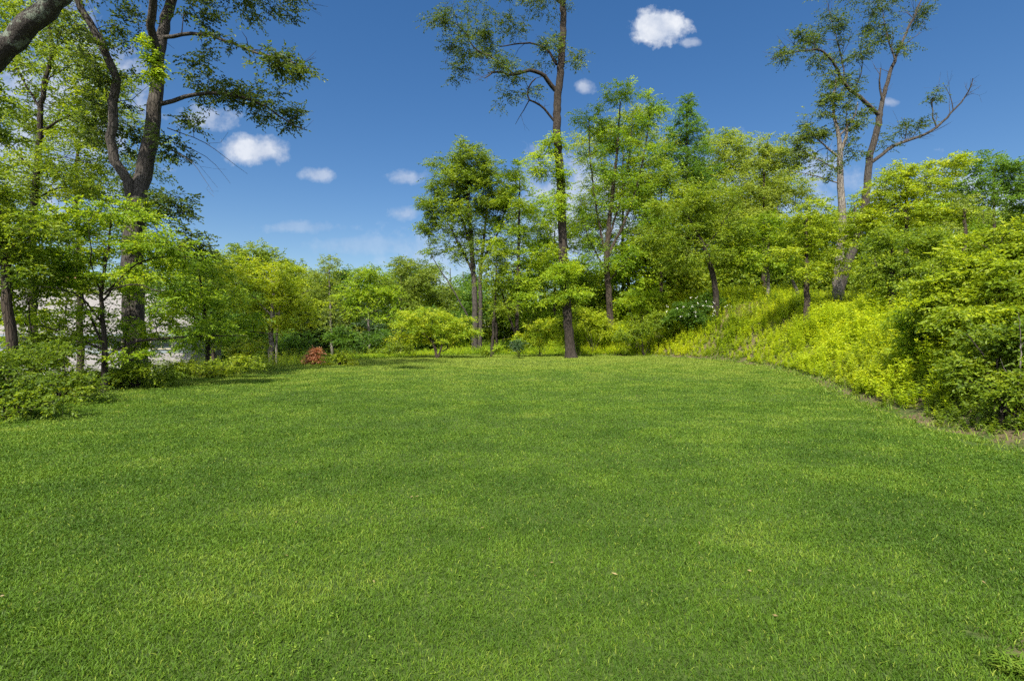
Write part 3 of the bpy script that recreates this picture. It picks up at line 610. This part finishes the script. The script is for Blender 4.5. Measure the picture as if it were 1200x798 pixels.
tree('understory_tree', 'multi stemmed young tree with layered green boughs in front of the house', D,
     [(122, 452), (121, 400), (119, 350), (123, 318), (128, 285), (130, 250)], [.075, .06, .04, .015],
     [([(121, 352), (135, 338), (160, 334), (188, 342)], [.03, .008], D, -1.5), ([(119, 400), (108, 375), (98, 350), (90, 310)], [.03, .01], D, 1), ([(120, 350), (108, 310), (104, 260)], [.025, .008], D, -1), ([(121, 380), (90, 345), (40, 335)], [.03, .008], D, -1.5), ([(122, 345), (160, 310), (200, 300), (235, 305)], [.03, .008], D, 1), ([(122, 420), (160, 400), (210, 395), (290, 393)], [.04, .008], D, 1.5), ([(122, 410), (60, 385), (10, 380)], [.03, .006], D, -.5)],
     [(60, 262, 60, 16, D, 1.1), (125, 252, 60, 14, D, 1.), (15, 285, 50, 22, D, 1.2), (80, 300, 60, 15, D, 1.1), (180, 285, 50, 14, D, .8), (50, 330, 60, 14, D, 1.), (150, 325, 60, 12, D, .8), (215, 305, 40, 13, D + 1, .8), (100, 365, 45, 10, D, .45), (30, 372, 50, 12, D, .7), (60, 398, 60, 8, D, .5), (225, 345, 40, 13, D + 1, .8), (180, 375, 40, 9, D + 1, .5), (245, 385, 45, 12, D + 1.5, .8), (150, 415, 30, 10, D, .5)], 'lime', 'barkd', leaf=.095, lai=2.4, shape='hex', twig=.003, tone0=.42, droop=.15, flat=.4)
D = 12.
tree('edge_tree', 'thick brown trunk with low leaves cut by the left frame edge', D, [(12, 478), (14, 420), (8, 350), (4, 290), (-14, 200), (-30, 80)], [.12, .10, .08, .04], [([(5, 300), (30, 280), (60, 275)], [.04, .01])],
     [(0, 310, 45, 30, D, 1.), (-25, 230, 60, 50, D, 1), (30, 270, 50, 18, D, 1), (-10, 120, 30, 60, D, .7)], 'mid', 'bark', leaf=.10, lai=2.2, shape='hex', tone0=.4)
D = 20.
tree('understory_tree', 'dense low boughed green tree right of the forked oak', D, [(243, 440), (243, 400), (238, 350), (232, 310)], [.10, .07, .03], [([(243, 395), (280, 388), (330, 392)], [.04, .01]), ([(240, 380), (200, 350), (190, 320)], [.04, .01])],
     [(235, 318, 40, 20), (262, 345, 42, 18), (215, 355, 35, 22), (250, 385, 50, 16), (280, 372, 30, 12), (225, 402, 40, 12), (205, 300, 28, 20)], 'lime', 'barkd', leaf=.13, lai=1.8, tone0=.35, flat=.45)
D = 29.
tree('locust_tree', 'yellow green tree left of the far gap with two pale stems', D, [(318, 438), (318, 400), (320, 360), (322, 325)], [.17, .13, .05], [([(324, 430), (324, 395), (330, 350)], [.08, .04]), ([(320, 372), (345, 350), (362, 340)], [.05, .015]), ([(320, 372), (295, 345), (285, 325)], [.05, .015])],
     [(325, 325, 40, 22), (345, 350, 36, 18), (300, 350, 36, 22), (285, 320, 34, 20), (350, 375, 26, 9), (312, 378, 40, 12), (298, 405, 26, 10, D, .6)], 'yellow', 'barkp', leaf=.16, lai=2.3, flat=.45, tone0=.45)
D = 15.5
tree('sapling', 'thin sapling veiling the house left of the layered young tree', D, [(75, 450), (72, 400), (78, 350), (70, 300)], [.035, .02, .01], [([(73, 410), (55, 380), (45, 350)], [.015, .005]), ([(74, 395), (95, 370), (100, 350)], [.015, .005])],
     [(70, 345, 45, 22, D, .8), (45, 375, 40, 20, D, .8), (95, 385, 34, 18, D, .7), (70, 410, 50, 14, D, .8), (75, 305, 40, 18, D, .8)], 'mid', 'barkd', leaf=.11, lai=1.3, shape='hex', twig=.003, flat=.45)
D = 12.8
tree('sapling', 'sapling between the thick edge trunk and the first shrubs at far left', D, [(38, 465), (40, 420), (34, 370), (30, 330)], [.03, .018, .008], [([(39, 430), (60, 400), (70, 380)], [.012, .004])],
     [(30, 345, 36, 18, D, .8), (55, 395, 34, 16, D, .7), (20, 400, 30, 20, D, .9), (40, 425, 40, 12, D, .8)], 'mid', 'barkd', leaf=.095, lai=1.2, shape='hex', twig=.003, tone0=.4, flat=.45)
D = 15.5
tree('sapling', 'leafy sapling growing against the foot of the forked oak', D, [(148, 448), (146, 410), (152, 370), (150, 330)], [.03, .02, .008], [([(147, 420), (170, 395), (185, 380)], [.014, .004]), ([(147, 415), (130, 390), (122, 370)], [.014, .004])],
     [(155, 345, 28, 16, D, .8), (135, 390, 30, 18, D, .8), (168, 395, 26, 18, D, .9), (150, 420, 36, 12, D, 1.)], 'lime', 'barkd', leaf=.10, lai=1.3, shape='hex', twig=.003, tone0=.35, flat=.45)
# shrubs along the left edge
def shrub(name, label, D, px, blobs, lm, bk='barkd', group=None, leaf=.1, n=5, cat='shrub', **kw):
    x = (px - 600) / F * D; z = gz(x, D); base = np.array([x, D, z]); L = [([base - [0, 0, .15], base + [0, 0, .3]], [.03, .02])]
    BB = [B(*q[:4], q[4] if len(q) > 4 else D, q[5] if len(q) > 5 else 1.0, q[6] if len(q) > 6 else None) for q in blobs]
    for i in range(n):
        c, r = BB[i % len(BB)][:2]; tgt = c + rng.normal(0, .35, 3) * r; tgt[2] = max(tgt[2], z + .3)
        mid_ = base + (tgt - base) * .5 + np.array([0, 0, .15]) + rng.normal(0, .06, 3); L.append(([base + rng.normal(0, .06, 3) * [1, 1, 0] - [0, 0, .1], mid_, tgt], [.022 * max(1, r[2]), .016, .006]))
    return plant(name, label, cat, base, L, BB, M[lm], M[bk], group, leaf=leaf, parts=('stems', 'foliage'), **kw)
shrub('shrub', 'dark green shrub at the very left edge of the lawn', 9.5, 10, [(15, 452, 34, 20), (50, 462, 28, 14), (-20, 440, 40, 36), (30, 478, 30, 9), (5, 425, 26, 18), (75, 470, 22, 9)], 'mid', leaf=.085, lai=1.7, tone0=.3, n=9, shape='hex', twig=.003)
shrub('shrub', 'mid green shrub below the thick brown trunk on the left', 11.5, 70, [(60, 436, 32, 18), (95, 446, 30, 12), (30, 418, 28, 18), (110, 455, 24, 7), (70, 415, 20, 14)], 'mid', leaf=.08, lai=1.7, shape='hex', twig=.003, tone0=.35)
shrub('shrub', 'leafy bush around the foot of the forked oak', 14.5, 160, [(140, 438, 28, 14), (175, 437, 30, 13), (120, 445, 26, 10)], 'mid', leaf=.09, lai=2.4, shape='hex')
shrub('shrub', 'low green bush in the gap right of the forked oak', 18.5, 235, [(220, 430, 28, 9), (255, 430, 28, 10), (285, 425, 20, 9)], 'mid', leaf=.11, lai=2.6, tone0=.6)
shrub('shrub', 'lime green bush beside the copper bush at the far left gap', 25, 398, [(400, 421, 14, 8), (384, 427, 12, 6), (412, 427, 10, 5)], 'yellow', leaf=.12, lai=2.6)
shrub('copper_shrub', 'rounded reddish brown bush in the far left gap', 25.5, 369, [(368, 423, 7.5, 8), (368, 416, 7, 7), (370, 410, 4.5, 5)], 'red', 'barkd', leaf=.11, lai=4.5, rc=.2, cl_per=2.)

# ------------------------------------------------------------------ middle distance
shrub('shrub', 'dark green undergrowth bush left of the copper bush under the locust', 33, 340, [(335, 408, 24, 14), (352, 400, 18, 12), (312, 412, 20, 12)], 'deep', leaf=.15, lai=2.6)
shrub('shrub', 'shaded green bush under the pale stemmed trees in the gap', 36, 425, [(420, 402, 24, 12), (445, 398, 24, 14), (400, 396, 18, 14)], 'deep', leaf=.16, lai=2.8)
shrub('shrub', 'low green bush left of the golden maple foot', 35, 462, [(462, 408, 20, 9), (448, 412, 14, 6)], 'mid', leaf=.15, lai=2.4)
G = 'trees beyond the far left edge'
def simple(name, label, D, px, blobs, lm, bk='bark', r=.16, top=None, extra=(), lean=0, **kw):
    ys = min(b[1] for b in blobs) + 6; pts = [(px, 470), (px + lean * .3, 420), (px + lean * .6, (420 + ys) / 2), (px + lean, ys)]
    return tree(name, label, D, pts, [r, r * .8, r * .3], list(extra), blobs, lm, bk, **kw)
simple('tall_tree', 'broad green tree topping the woodline above the yellow locust', 46, 300, [(298, 296, 34, 14), (262, 305, 30, 14), (336, 312, 22, 12), (300, 308, 34, 16), (275, 320, 36, 20), (325, 325, 32, 18), (250, 330, 40, 26), (300, 350, 60, 30, 46, .9), (235, 350, 40, 30), (350, 345, 30, 26), (300, 385, 60, 20, 46, .6)], 'mid', leaf=.22, lai=2.2)
simple('tall_tree', 'thin topped grey olive tree with pale straight stem in the left gap', 44, 391, [(384, 306, 16, 10, 44, .6), (380, 322, 22, 12, 44, .7), (392, 345, 20, 16, 44, .7), (386, 375, 16, 18, 44, .6), (365, 340, 22, 20, 44, .7), (408, 352, 20, 22, 44, .7)], 'olive', 'barkp', r=.14, lean=-6, leaf=.17, lai=1.7)
simple('tall_tree', 'bright green tree with slim pale stem just right of the gap', 42, 436, [(434, 322, 24, 12), (425, 340, 26, 15), (450, 345, 26, 15), (430, 365, 30, 12, 42, .8), (412, 350, 22, 16, 42, .8), (462, 368, 24, 14, 42, .8)], 'lime', 'barkp', r=.12, lean=-7, leaf=.19, lai=2.1, tone0=.4)
simple('tall_tree', 'hazy olive tree behind the golden maple', 50, 470, [(470, 312, 22, 12), (490, 322, 28, 20), (462, 340, 28, 20), (505, 345, 30, 24)], 'olive', leaf=.21, lai=2., extra=[([(440, 365), (470, 345), (505, 325)], [.1, .03])])
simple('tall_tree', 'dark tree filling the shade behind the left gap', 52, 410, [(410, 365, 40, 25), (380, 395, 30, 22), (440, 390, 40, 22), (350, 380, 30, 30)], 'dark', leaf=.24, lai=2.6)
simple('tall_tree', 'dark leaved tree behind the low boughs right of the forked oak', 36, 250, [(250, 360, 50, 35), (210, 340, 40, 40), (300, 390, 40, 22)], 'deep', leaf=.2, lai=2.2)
D = 32.
tree('golden_maple', 'small golden yellow maple spreading at the far edge of the lawn', D, [(514, 422), (508, 404), (496, 390), (485, 380)], [.09, .05, .02],
     [([(514, 418), (520, 400), (530, 385)], [.07, .02]), ([(512, 412), (505, 390), (508, 372)], [.05, .015]), ([(518, 412), (540, 398), (550, 392)], [.04, .012])],
     [(505, 369, 32, 9), (480, 378, 22, 8), (532, 377, 26, 9), (505, 385, 42, 9), (478, 393, 18, 8), (545, 388, 18, 8), (525, 400, 26, 8, D, .7), (485, 402, 18, 6, D, .7)], 'gold', 'bark', leaf=.14, lai=2.3, flat=.4, rc=.45)
D = 41.
tree('round_oak', 'round crowned oak with twin straight trunks left of the tallest tree', D, [(556, 430), (557, 370), (555, 320), (552, 280), (548, 230), (545, 190)], [.26, .22, .15, .05],
     [([(562, 428), (563, 370), (563, 320), (568, 270), (572, 230)], [.19, .15, .05]), ([(555, 320), (535, 280), (518, 250)], [.12, .03]), ([(555, 300), (540, 250), (528, 210)], [.12, .03]), ([(563, 310), (585, 270), (592, 240)], [.10, .03]), ([(548, 250), (552, 215), (560, 185)], [.08, .03]), ([(548, 370), (525, 330), (506, 300), (502, 278)], [.07, .02])],
     [(545, 184, 34, 20), (522, 208, 32, 24), (570, 208, 28, 24), (545, 225, 40, 26), (508, 245, 24, 18), (583, 240, 26, 26), (545, 260, 46, 22, D, .8), (500, 268, 16, 12, D, .8), (530, 290, 36, 20, D, .5), (570, 290, 34, 20, D, .5)], 'mid', 'barkg', leaf=.19, lai=2.9, tone0=.35)
simple('slim_tree', 'slim yellow green tree between the round oak and the tallest tree', 39, 605, [(600, 205, 20, 24, 39, .9), (612, 240, 30, 24, 39, 1.1), (592, 280, 32, 22, 39, 1), (625, 300, 34, 20, 39, 1), (600, 330, 36, 18, 39, 1)], 'lime', 'barkd', r=.15, lean=4, leaf=.18, lai=1.8, extra=[([(607, 400), (590, 350), (580, 310)], [.1, .03])])
simple('slim_tree', 'dark slim trunk standing just right of the round oak trunks', 38, 576, [(582, 330, 26, 22, 38, .6), (575, 300, 22, 24, 38, .5), (588, 360, 24, 12, 38, .6)], 'mid', 'barkd', r=.12, lean=6, leaf=.18, lai=2.2)
simple('slim_tree', 'thin dark stem second to the right of the round oak', 40, 584, [(596, 310, 20, 24, 40, .5), (600, 360, 24, 14, 40, .6)], 'mid', 'barkd', r=.11, lean=-6, leaf=.18, lai=2.)
D = 33.
tree('tall_ash', 'tallest tree with a dark ivy clad trunk rising through the top of the picture', D, [(670, 418), (667, 395), (664, 360), (661, 320), (659, 270), (657, 210), (653, 155), (654, 110), (658, 70), (660, 30), (659, -20), (655, -90)], [.30, .29, .28, .27, .26, .24, .21, .17, .08],
     [([(651, 106), (638, 90), (622, 83), (600, 88), (582, 84), (568, 92)], [.15, .10, .03], D, -2), ([(652, 76), (640, 58), (618, 51), (585, 55)], [.09, .03], D, 1.5), ([(602, 87), (577, 68), (556, 57), (546, 40), (531, 27), (512, 20)], [.07, .045, .015], D - 1, -1),
      ([(652, 145), (634, 124), (620, 117), (619, 103), (628, 92)], [.08, .04], D, -1), ([(620, 118), (612, 132), (604, 146)], [.04, .012]), ([(659, -10), (690, -60), (700, -100)], [.1, .03]), ([(546, 42), (530, 55), (522, 75)], [.025, .008], D - 1.5, 0), ([(659, 5), (630, -20), (590, -40)], [.1, .03])],
     [(520, 25, 22, 18, D - 2, .8), (545, 50, 25, 20, D - 1.5, .9), (575, 50, 28, 18, D, .9), (540, 85, 22, 14, D - 1, .6), (590, 82, 28, 14, D - 1.5, .9), (600, 30, 24, 14, D + 1, .5), (640, 60, 26, 18, D, .6), (615, 108, 24, 12, D - .5, .4), (570, 8, 50, 8, D, .6), (640, 5, 36, 9, D, .7), (676, 62, 8, 18, D, .8),
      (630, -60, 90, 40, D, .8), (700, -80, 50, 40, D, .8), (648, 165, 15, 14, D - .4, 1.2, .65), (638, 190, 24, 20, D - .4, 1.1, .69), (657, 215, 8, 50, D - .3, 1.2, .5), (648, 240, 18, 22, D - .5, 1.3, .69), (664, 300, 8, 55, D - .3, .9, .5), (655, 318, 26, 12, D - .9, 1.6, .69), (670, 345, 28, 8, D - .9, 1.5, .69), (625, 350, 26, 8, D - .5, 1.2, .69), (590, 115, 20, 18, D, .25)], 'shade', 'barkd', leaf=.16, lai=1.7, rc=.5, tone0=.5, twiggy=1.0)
D = 40.
tree('airy_tree', 'airy many stemmed tree with thin pale foliage right of the tallest tree', D, [(717, 400), (714, 350), (711, 305), (714, 260), (722, 190), (727, 120)], [.26, .20, .12, .04],
     [([(712, 310), (700, 250), (692, 190), (690, 140)], [.1, .03]), ([(713, 300), (740, 240), (755, 180), (762, 130)], [.12, .03]), ([(714, 280), (735, 200), (742, 130)], [.08, .02]), ([(712, 320), (690, 280), (680, 240)], [.07, .02]), ([(713, 330), (750, 290), (780, 270)], [.07, .02])],
     [(725, 108, 22, 16, D, .9), (692, 140, 24, 22, D, .8), (760, 130, 26, 24, D, .9), (728, 160, 36, 26, D, .7), (700, 195, 32, 30, D, .6), (760, 190, 36, 30, D, .7), (730, 230, 50, 26, D, .6), (690, 260, 30, 30, D, .6), (760, 260, 44, 30, D, .8), (720, 300, 55, 22, D, .7)], 'lime', 'bark', leaf=.18, lai=1.75, tone0=.25)
simple('woodland_tree', 'pale green tree filling the canopy behind the airy many stemmed tree', 47, 730, [(700, 165, 34, 26), (740, 150, 34, 26), (775, 180, 36, 30), (720, 210, 50, 30), (690, 250, 40, 30), (760, 230, 46, 34), (725, 290, 60, 30)], 'mid', leaf=.2, lai=1.5, tone0=.7)
simple('woodland_tree', 'green tree behind the skyline between the pointed dark tree and the olive tree', 50, 850, [(845, 165, 28, 16), (870, 190, 36, 24), (835, 205, 36, 26), (900, 215, 40, 26), (860, 245, 50, 26)], 'mid', leaf=.22, lai=2., tone0=.6)
simple('woodland_tree', 'bright tree seen behind the trunk of the tallest tree', 44, 650, [(625, 265, 34, 28), (660, 285, 40, 28), (640, 320, 50, 24), (680, 335, 40, 22), (610, 345, 44, 24), (640, 370, 60, 14)], 'lime', 'barkd', leaf=.19, lai=1.8, tone0=.4)
simple('pointed_tree', 'dark green pointed tree rising above the woodline at right of centre', 46, 805, [(806, 118, 9, 10), (804, 135, 18, 12), (806, 155, 26, 14), (800, 180, 36, 18), (812, 210, 44, 24)], 'deep', leaf=.22, lai=2.2, tone0=.55)
simple('woodland_tree', 'mid green tree left below the pointed dark tree', 40, 775, [(775, 215, 34, 26), (790, 250, 40, 28), (760, 285, 34, 24), (790, 310, 44, 24)], 'mid', leaf=.2, lai=2.0)
D = 34.
tree('woodland_tree', 'spreading green tree with a dark leaning trunk above the white blossoms', D, [(839, 350), (835, 322), (826, 292), (815, 270), (800, 245)], [.20, .16, .06], [([(826, 292), (845, 265), (860, 240)], [.08, .02]), ([(822, 285), (795, 275), (770, 272)], [.08, .02])],
     [(800, 245, 40, 24), (835, 235, 36, 26), (785, 275, 40, 20), (850, 270, 36, 22), (815, 300, 50, 16, D, .8), (860, 305, 30, 16)], 'mid', 'barkd', leaf=.17, lai=2.1)
simple('woodland_tree', 'light olive tree left of the pale trunk pair', 40, 895, [(860, 175, 24, 18), (890, 185, 32, 22), (920, 180, 30, 22), (880, 220, 40, 26), (925, 225, 36, 26), (870, 250, 36, 24)], 'olive', leaf=.19, lai=1.9, tone0=.7)
simple('woodland_tree', 'bright green tree low behind the crest of the bank', 34, 900, [(890, 270, 36, 22), (925, 275, 34, 22), (905, 305, 44, 18), (870, 300, 26, 20)], 'lime', 'barkp', leaf=.17, lai=2.2, extra=[([(935, 345), (928, 325), (922, 300)], [.12, .05])], tone0=.4)
D = 29.
tree('ash_tree', 'straight grey trunked tree left of the bare branched one on the bank', D, [(981, 330), (984, 300), (987, 260), (985, 215), (984, 180), (982, 155), (976, 125), (980, 90)], [.26, .22, .20, .16, .09, .04],
     [([(985, 285), (1000, 262), (1004, 240)], [.08, .03]), ([(984, 185), (960, 165), (945, 150)], [.07, .02]), ([(984, 200), (955, 185), (930, 170)], [.05, .015]), ([(984, 180), (992, 158), (992, 140)], [.12, .05]), ([(983, 160), (1000, 140), (1005, 120)], [.06, .02]), ([(984, 215), (950, 205), (925, 200)], [.04, .01])],
     [(978, 115, 22, 24, D, .9), (955, 150, 24, 20, D, .8), (1000, 140, 22, 18, D, .7), (940, 175, 26, 20, D, .6), (965, 195, 24, 16, D, .5), (1000, 175, 20, 14, D, .5), (975, 85, 16, 16, D, .5)], 'shade', 'barkp', leaf=.15, lai=1.9, tone0=.65, twiggy=1.)
D = 30.
tree('forked_ash', 'leaning grey tree with bare forking branches against the sky at right', D, [(985, 335), (1000, 290), (1011, 255), (1016, 215), (1019, 185), (1028, 150), (1031, 134)], [.26, .23, .21, .18, .16],
     [([(1031, 136), (1012, 118), (992, 101), (979, 78), (962, 60), (936, 60), (904, 70)], [.12, .09, .05, .02], D, -2), ([(1031, 136), (1037, 104), (1049, 70), (1062, 40), (1079, 2), (1090, -30)], [.13, .09, .05, .02], D, 1),
      ([(1035, 120), (1030, 100), (1032, 80)], [.07, .03]), ([(1049, 72), (1039, 40), (1033, 5)], [.05, .015]), ([(990, 100), (986, 68), (976, 32), (970, 5)], [.05, .015], D, 1), ([(1056, 55), (1070, 45), (1080, 38)], [.03, .01]), ([(1000, 110), (1010, 80), (1006, 50)], [.04, .012]),
      ([(1022, 190), (1050, 170), (1090, 155), (1117, 130), (1132, 112), (1140, 92)], [.10, .07, .02], D, -1), ([(1098, 151), (1093, 135), (1092, 115)], [.05, .02]), ([(1117, 130), (1113, 110), (1105, 98)], [.03, .008]), ([(1130, 114), (1150, 100)], [.02, .006]), ([(1060, 167), (1062, 150), (1056, 138)], [.03, .01])],
     [(918, 62, 16, 12, D - 2, .8), (940, 45, 18, 16, D - 1.5, .8), (965, 35, 22, 18, D, .8), (955, 70, 20, 12, D - 1, .5), (1000, 60, 24, 20, D, .6), (1030, 30, 22, 22, D, .6), (1078, 15, 12, 18, D + 1, .8), (1060, 50, 16, 14, D, .35), (1040, 5, 30, 10, D, .6), (985, 100, 22, 14, D, .5), (1066, 148, 18, 12, D, .7), (1092, 112, 9, 11, D, .8), (1045, 165, 14, 9, D, .5), (1010, -5, 60, 8, D, .5)], 'shade', 'barkg', leaf=.14, lai=1.7, rc=.45, tone0=.5, twiggy=2.0)
simple('locust_tree', 'yellow green tree filling the bank left of the grey trunks', 26, 945, [(945, 265, 34, 20), (965, 285, 34, 18), (930, 295, 30, 16), (1000, 265, 26, 18), (960, 245, 26, 16), (945, 318, 34, 12), (975, 312, 24, 12)], 'yellow', leaf=.14, lai=2., flat=.45, tone0=.35)
simple('locust_tree', 'yellow green feathery tree right of the leaning grey tree', 25, 1062, [(1060, 205, 36, 16), (1035, 225, 36, 18), (1088, 220, 36, 20), (1060, 250, 46, 20), (1020, 262, 32, 18), (1095, 255, 34, 18), (1110, 195, 30, 13)], 'yellow', leaf=.135, lai=2.2, flat=.4, tone0=.35)
simple('woodland_tree', 'dark green tree cut by the right frame edge on the skyline', 36, 1165, [(1150, 192, 34, 14), (1185, 200, 30, 20), (1165, 225, 44, 20), (1205, 235, 30, 30), (1130, 215, 24, 18)], 'deep', leaf=.19, lai=2.2, tone0=.65)
simple('grey_tree', 'thin grey twigged tree above the right thicket', 24, 1130, [(1130, 235, 26, 16, 24, .7), (1100, 270, 26, 14, 24, .8), (1150, 250, 26, 12, 24, .7)], 'olive', leaf=.12, lai=1.2)
simple('understory_tree', 'deep green understory tree behind the yellow thicket on the bank', 20, 1045, [(1040, 285, 34, 22), (1065, 310, 30, 24), (1030, 315, 28, 18), (1090, 285, 26, 22), (1055, 340, 34, 14)], 'mid', 'barkd', leaf=.12, lai=2.4, tone0=.4)

# ------------------------------------------------------------------ shrubs of the far edge and the bank
shrub('shrub', 'yellow green bush directly left of the tallest tree', 35, 632, [(630, 392, 22, 14), (645, 382, 16, 12), (612, 400, 14, 8)], 'gold', leaf=.15, lai=2.8)
shrub('shrub', 'small dark green bush at the far edge of the lawn', 32, 608, [(608, 407, 11, 8)], 'dark', leaf=.11, lai=3.5)
shrub('shrub', 'yellow green bush directly right of the tallest tree', 37, 695, [(690, 375, 20, 16), (710, 385, 18, 12)], 'yellow', leaf=.15, lai=2.8)
shrub('shrub', 'mid green bush left of the white flowering bush', 35, 755, [(755, 380, 24, 14), (740, 392, 20, 8), (775, 372, 18, 16)], 'mid', leaf=.14, lai=2.8)
shrub('shrub', 'yellow green bush behind the weeds near the airy tree foot', 38, 745, [(748, 352, 22, 14), (770, 345, 18, 14)], 'lime', leaf=.15, lai=2.5)
shrub('shrub', 'pale green small bush in front of the twin oak trunks', 34, 575, [(572, 411, 10, 5), (585, 408, 8, 5)], 'lime', leaf=.12, lai=2.5)
shrub('flowering_shrub', 'dark green bush dotted with white blossoms on the bank', 34.5, 820, [(805, 362, 22, 12), (832, 354, 20, 12), (820, 374, 26, 9), (790, 370, 16, 10)], 'deep', leaf=.14, lai=3.)
def blossoms():
    root = [o for o in C.objects if o.name.startswith('flowering_shrub')][0]
    n = 24; c = P(820, 362, 33.4); x = c + rng.normal(0, 1, (n, 3)) * [1.1, .3, .38]; x = np.repeat(x, 7, 0) + rng.normal(0, .04, (n * 7, 3))
    v, q, fp = leaves(x, rng.normal(0, 1, x.shape), rng.normal(0, 1, x.shape) + [0, -1, 1], np.full(len(x), .05), np.full(len(x), .045))
    mesh_from('blossom', v - np.array(root.location), q, [M['white']], tone=rng.random(len(q)), parent=root)
blossoms()
D = 11.
shrub('thicket_shrub', 'tall sunlit yellow green thicket sloping up to the right frame edge', D, 1160, [(1170, 290, 60, 28, 12), (1130, 315, 46, 28, 11.5), (1090, 345, 34, 26, 11.5), (1190, 335, 44, 34, 10.5), (1140, 365, 46, 30, 10.5), (1240, 300, 60, 70, 11)], 'yellow', leaf=.105, lai=2.8, shape='hex', twig=.004, n=14, tone0=.38, flat=.45)
shrub('thicket_shrub', 'green bush at the lower left end of the right thicket', 12.5, 1080, [(1075, 385, 30, 24), (1100, 410, 30, 22), (1060, 410, 22, 16)], 'lime', leaf=.105, lai=2.6, shape='hex', twig=.003, n=9, tone0=.5)
shrub('thicket_shrub', 'deep green bush in the lower right of the thicket', 9.2, 1165, [(1150, 410, 36, 26, 9.6), (1185, 420, 34, 34, 9.), (1130, 440, 28, 18, 9.4), (1215, 400, 40, 60, 9.)], 'mid', leaf=.09, lai=2.6, shape='hex', twig=.003, n=10, tone0=.45)
shrub('shrub', 'leafy low bush near the bare soil rim at the right', 8.0, 1180, [(1180, 468, 32, 16, 8), (1210, 455, 26, 24, 8)], 'mid', leaf=.08, lai=2.4, shape='hex', twig=.003, n=6, tone0=.55)
def dead():
    D = 8.3; b = P(1191, 478, D); b[2] = gz(b[0], b[1]); root = thing('dead_stem', 'bare grey dead stem with side twigs at the right frame edge', 'dead branch', b)
    L = [LB([(1193, 366), (1196, 400), (1195, 440), (1192, 470)], [.006, .012, .016], D, 0)]
    L = [([b - [0, 0, .1]] + L[0][0][::-1], [.018, .014, .009, .004]), LB([(1195, 450), (1183, 440), (1172, 420)], [.008, .003], D), LB([(1193, 462), (1180, 472), (1172, 482)], [.01, .005], D, -.3), LB([(1194, 446), (1175, 452), (1160, 450)], [.007, .003], D), LB([(1196, 410), (1203, 395), (1206, 380)], [.006, .003], D)]
    v, q = tubes([smooth_poly(p, r, step=.08, jit=.008) for p, r in L]); mesh_from('stem', v - b, q, [M['barkp']], smooth=True, parent=root)
dead()

# ------------------------------------------------------------------ the far wood that reads as one mass
def far_wood():
    V, Q, T, MI, off = [], [], [], [], 0; fr = random.Random(3); TV, TQ, toff = [], [], 0
    spots = []
    for px in list(range(-900, -60, 42)) + list(range(-60, 560, 21)): spots.append((px + random.uniform(-8, 8), random.uniform(62, 80), random.uniform(300, 326)))
    for px in range(-40, 700, 34): spots.append((px + random.uniform(-10, 10), random.uniform(50, 60), random.uniform(350, 372)))
    for px in range(560, 800, 34): spots.append((px + random.uniform(-8, 8), random.uniform(52, 66), random.uniform(285, 330)))
    for px in list(range(790, 1290, 30)) + list(range(1290, 1900, 55)): spots.append((px + random.uniform(-8, 8), random.uniform(46, 60), random.uniform(212, 245)))
    for px in range(700, 1290, 40): spots.append((px + random.uniform(-8, 8), random.uniform(40, 46), random.uniform(270, 300)))
    for (px, D, ty) in spots:
        x = (px - 600) / F * D; z = gz(x, D); top = CH + (HY - ty) / F * D; h = max(5., top - z); w = h * random.uniform(.26, .34)
        bl = []
        for i in range(7):
            u = i / 6; bl.append((np.array([x, D, z]) + [random.uniform(-.5, .5) * w, random.uniform(-.4, .4) * w, h * (.12 + .72 * u)], np.array([w, w, h * .16]) * (1 - .45 * u * u)))
        tr = smooth_poly([(x, D, z - .3), (x + .2, D, z + h * .5), (x, D, z + h * .9)], [.2, .12, .04], 1.0)
        v, q, mi, tn, tw = make_crown(bl, tr, .34, lai=2.6, rc=1.1, k=6, cl_per=.8, tone0=random.uniform(.3, .7))
        V.append(v); Q.append(q + off); off += len(v); T.append(tn); MI.append(np.full(len(q), fr.choice([0, 0, 2, 3] if px < 560 else [2, 3, 2, 4])))
        a, b = tubes([tr] + tw[::3]); TV.append(a); TQ.append(b + toff); toff += len(a)
    V = np.concatenate(V); Q = np.concatenate(Q); T = np.concatenate(T); TV = np.concatenate(TV); TQ = np.concatenate(TQ)
    o = mesh_from('far_wood', np.concatenate([V, TV]), np.concatenate([Q, TQ + len(V)]), [M['deep'], M['bark'], M['mid'], M['olive'], M['lime']], midx=np.concatenate(MI + [np.ones(len(TQ), int)]), tone=np.concatenate([T, np.zeros(len(TQ))]))
    o['kind'] = 'stuff'; o['label'] = 'dense far wood closing the view behind the nearer trees'; o['category'] = 'wood'
far_wood()
print('faces', sum(len(o.data.polygons) for o in C.objects if o.type == 'MESH'))
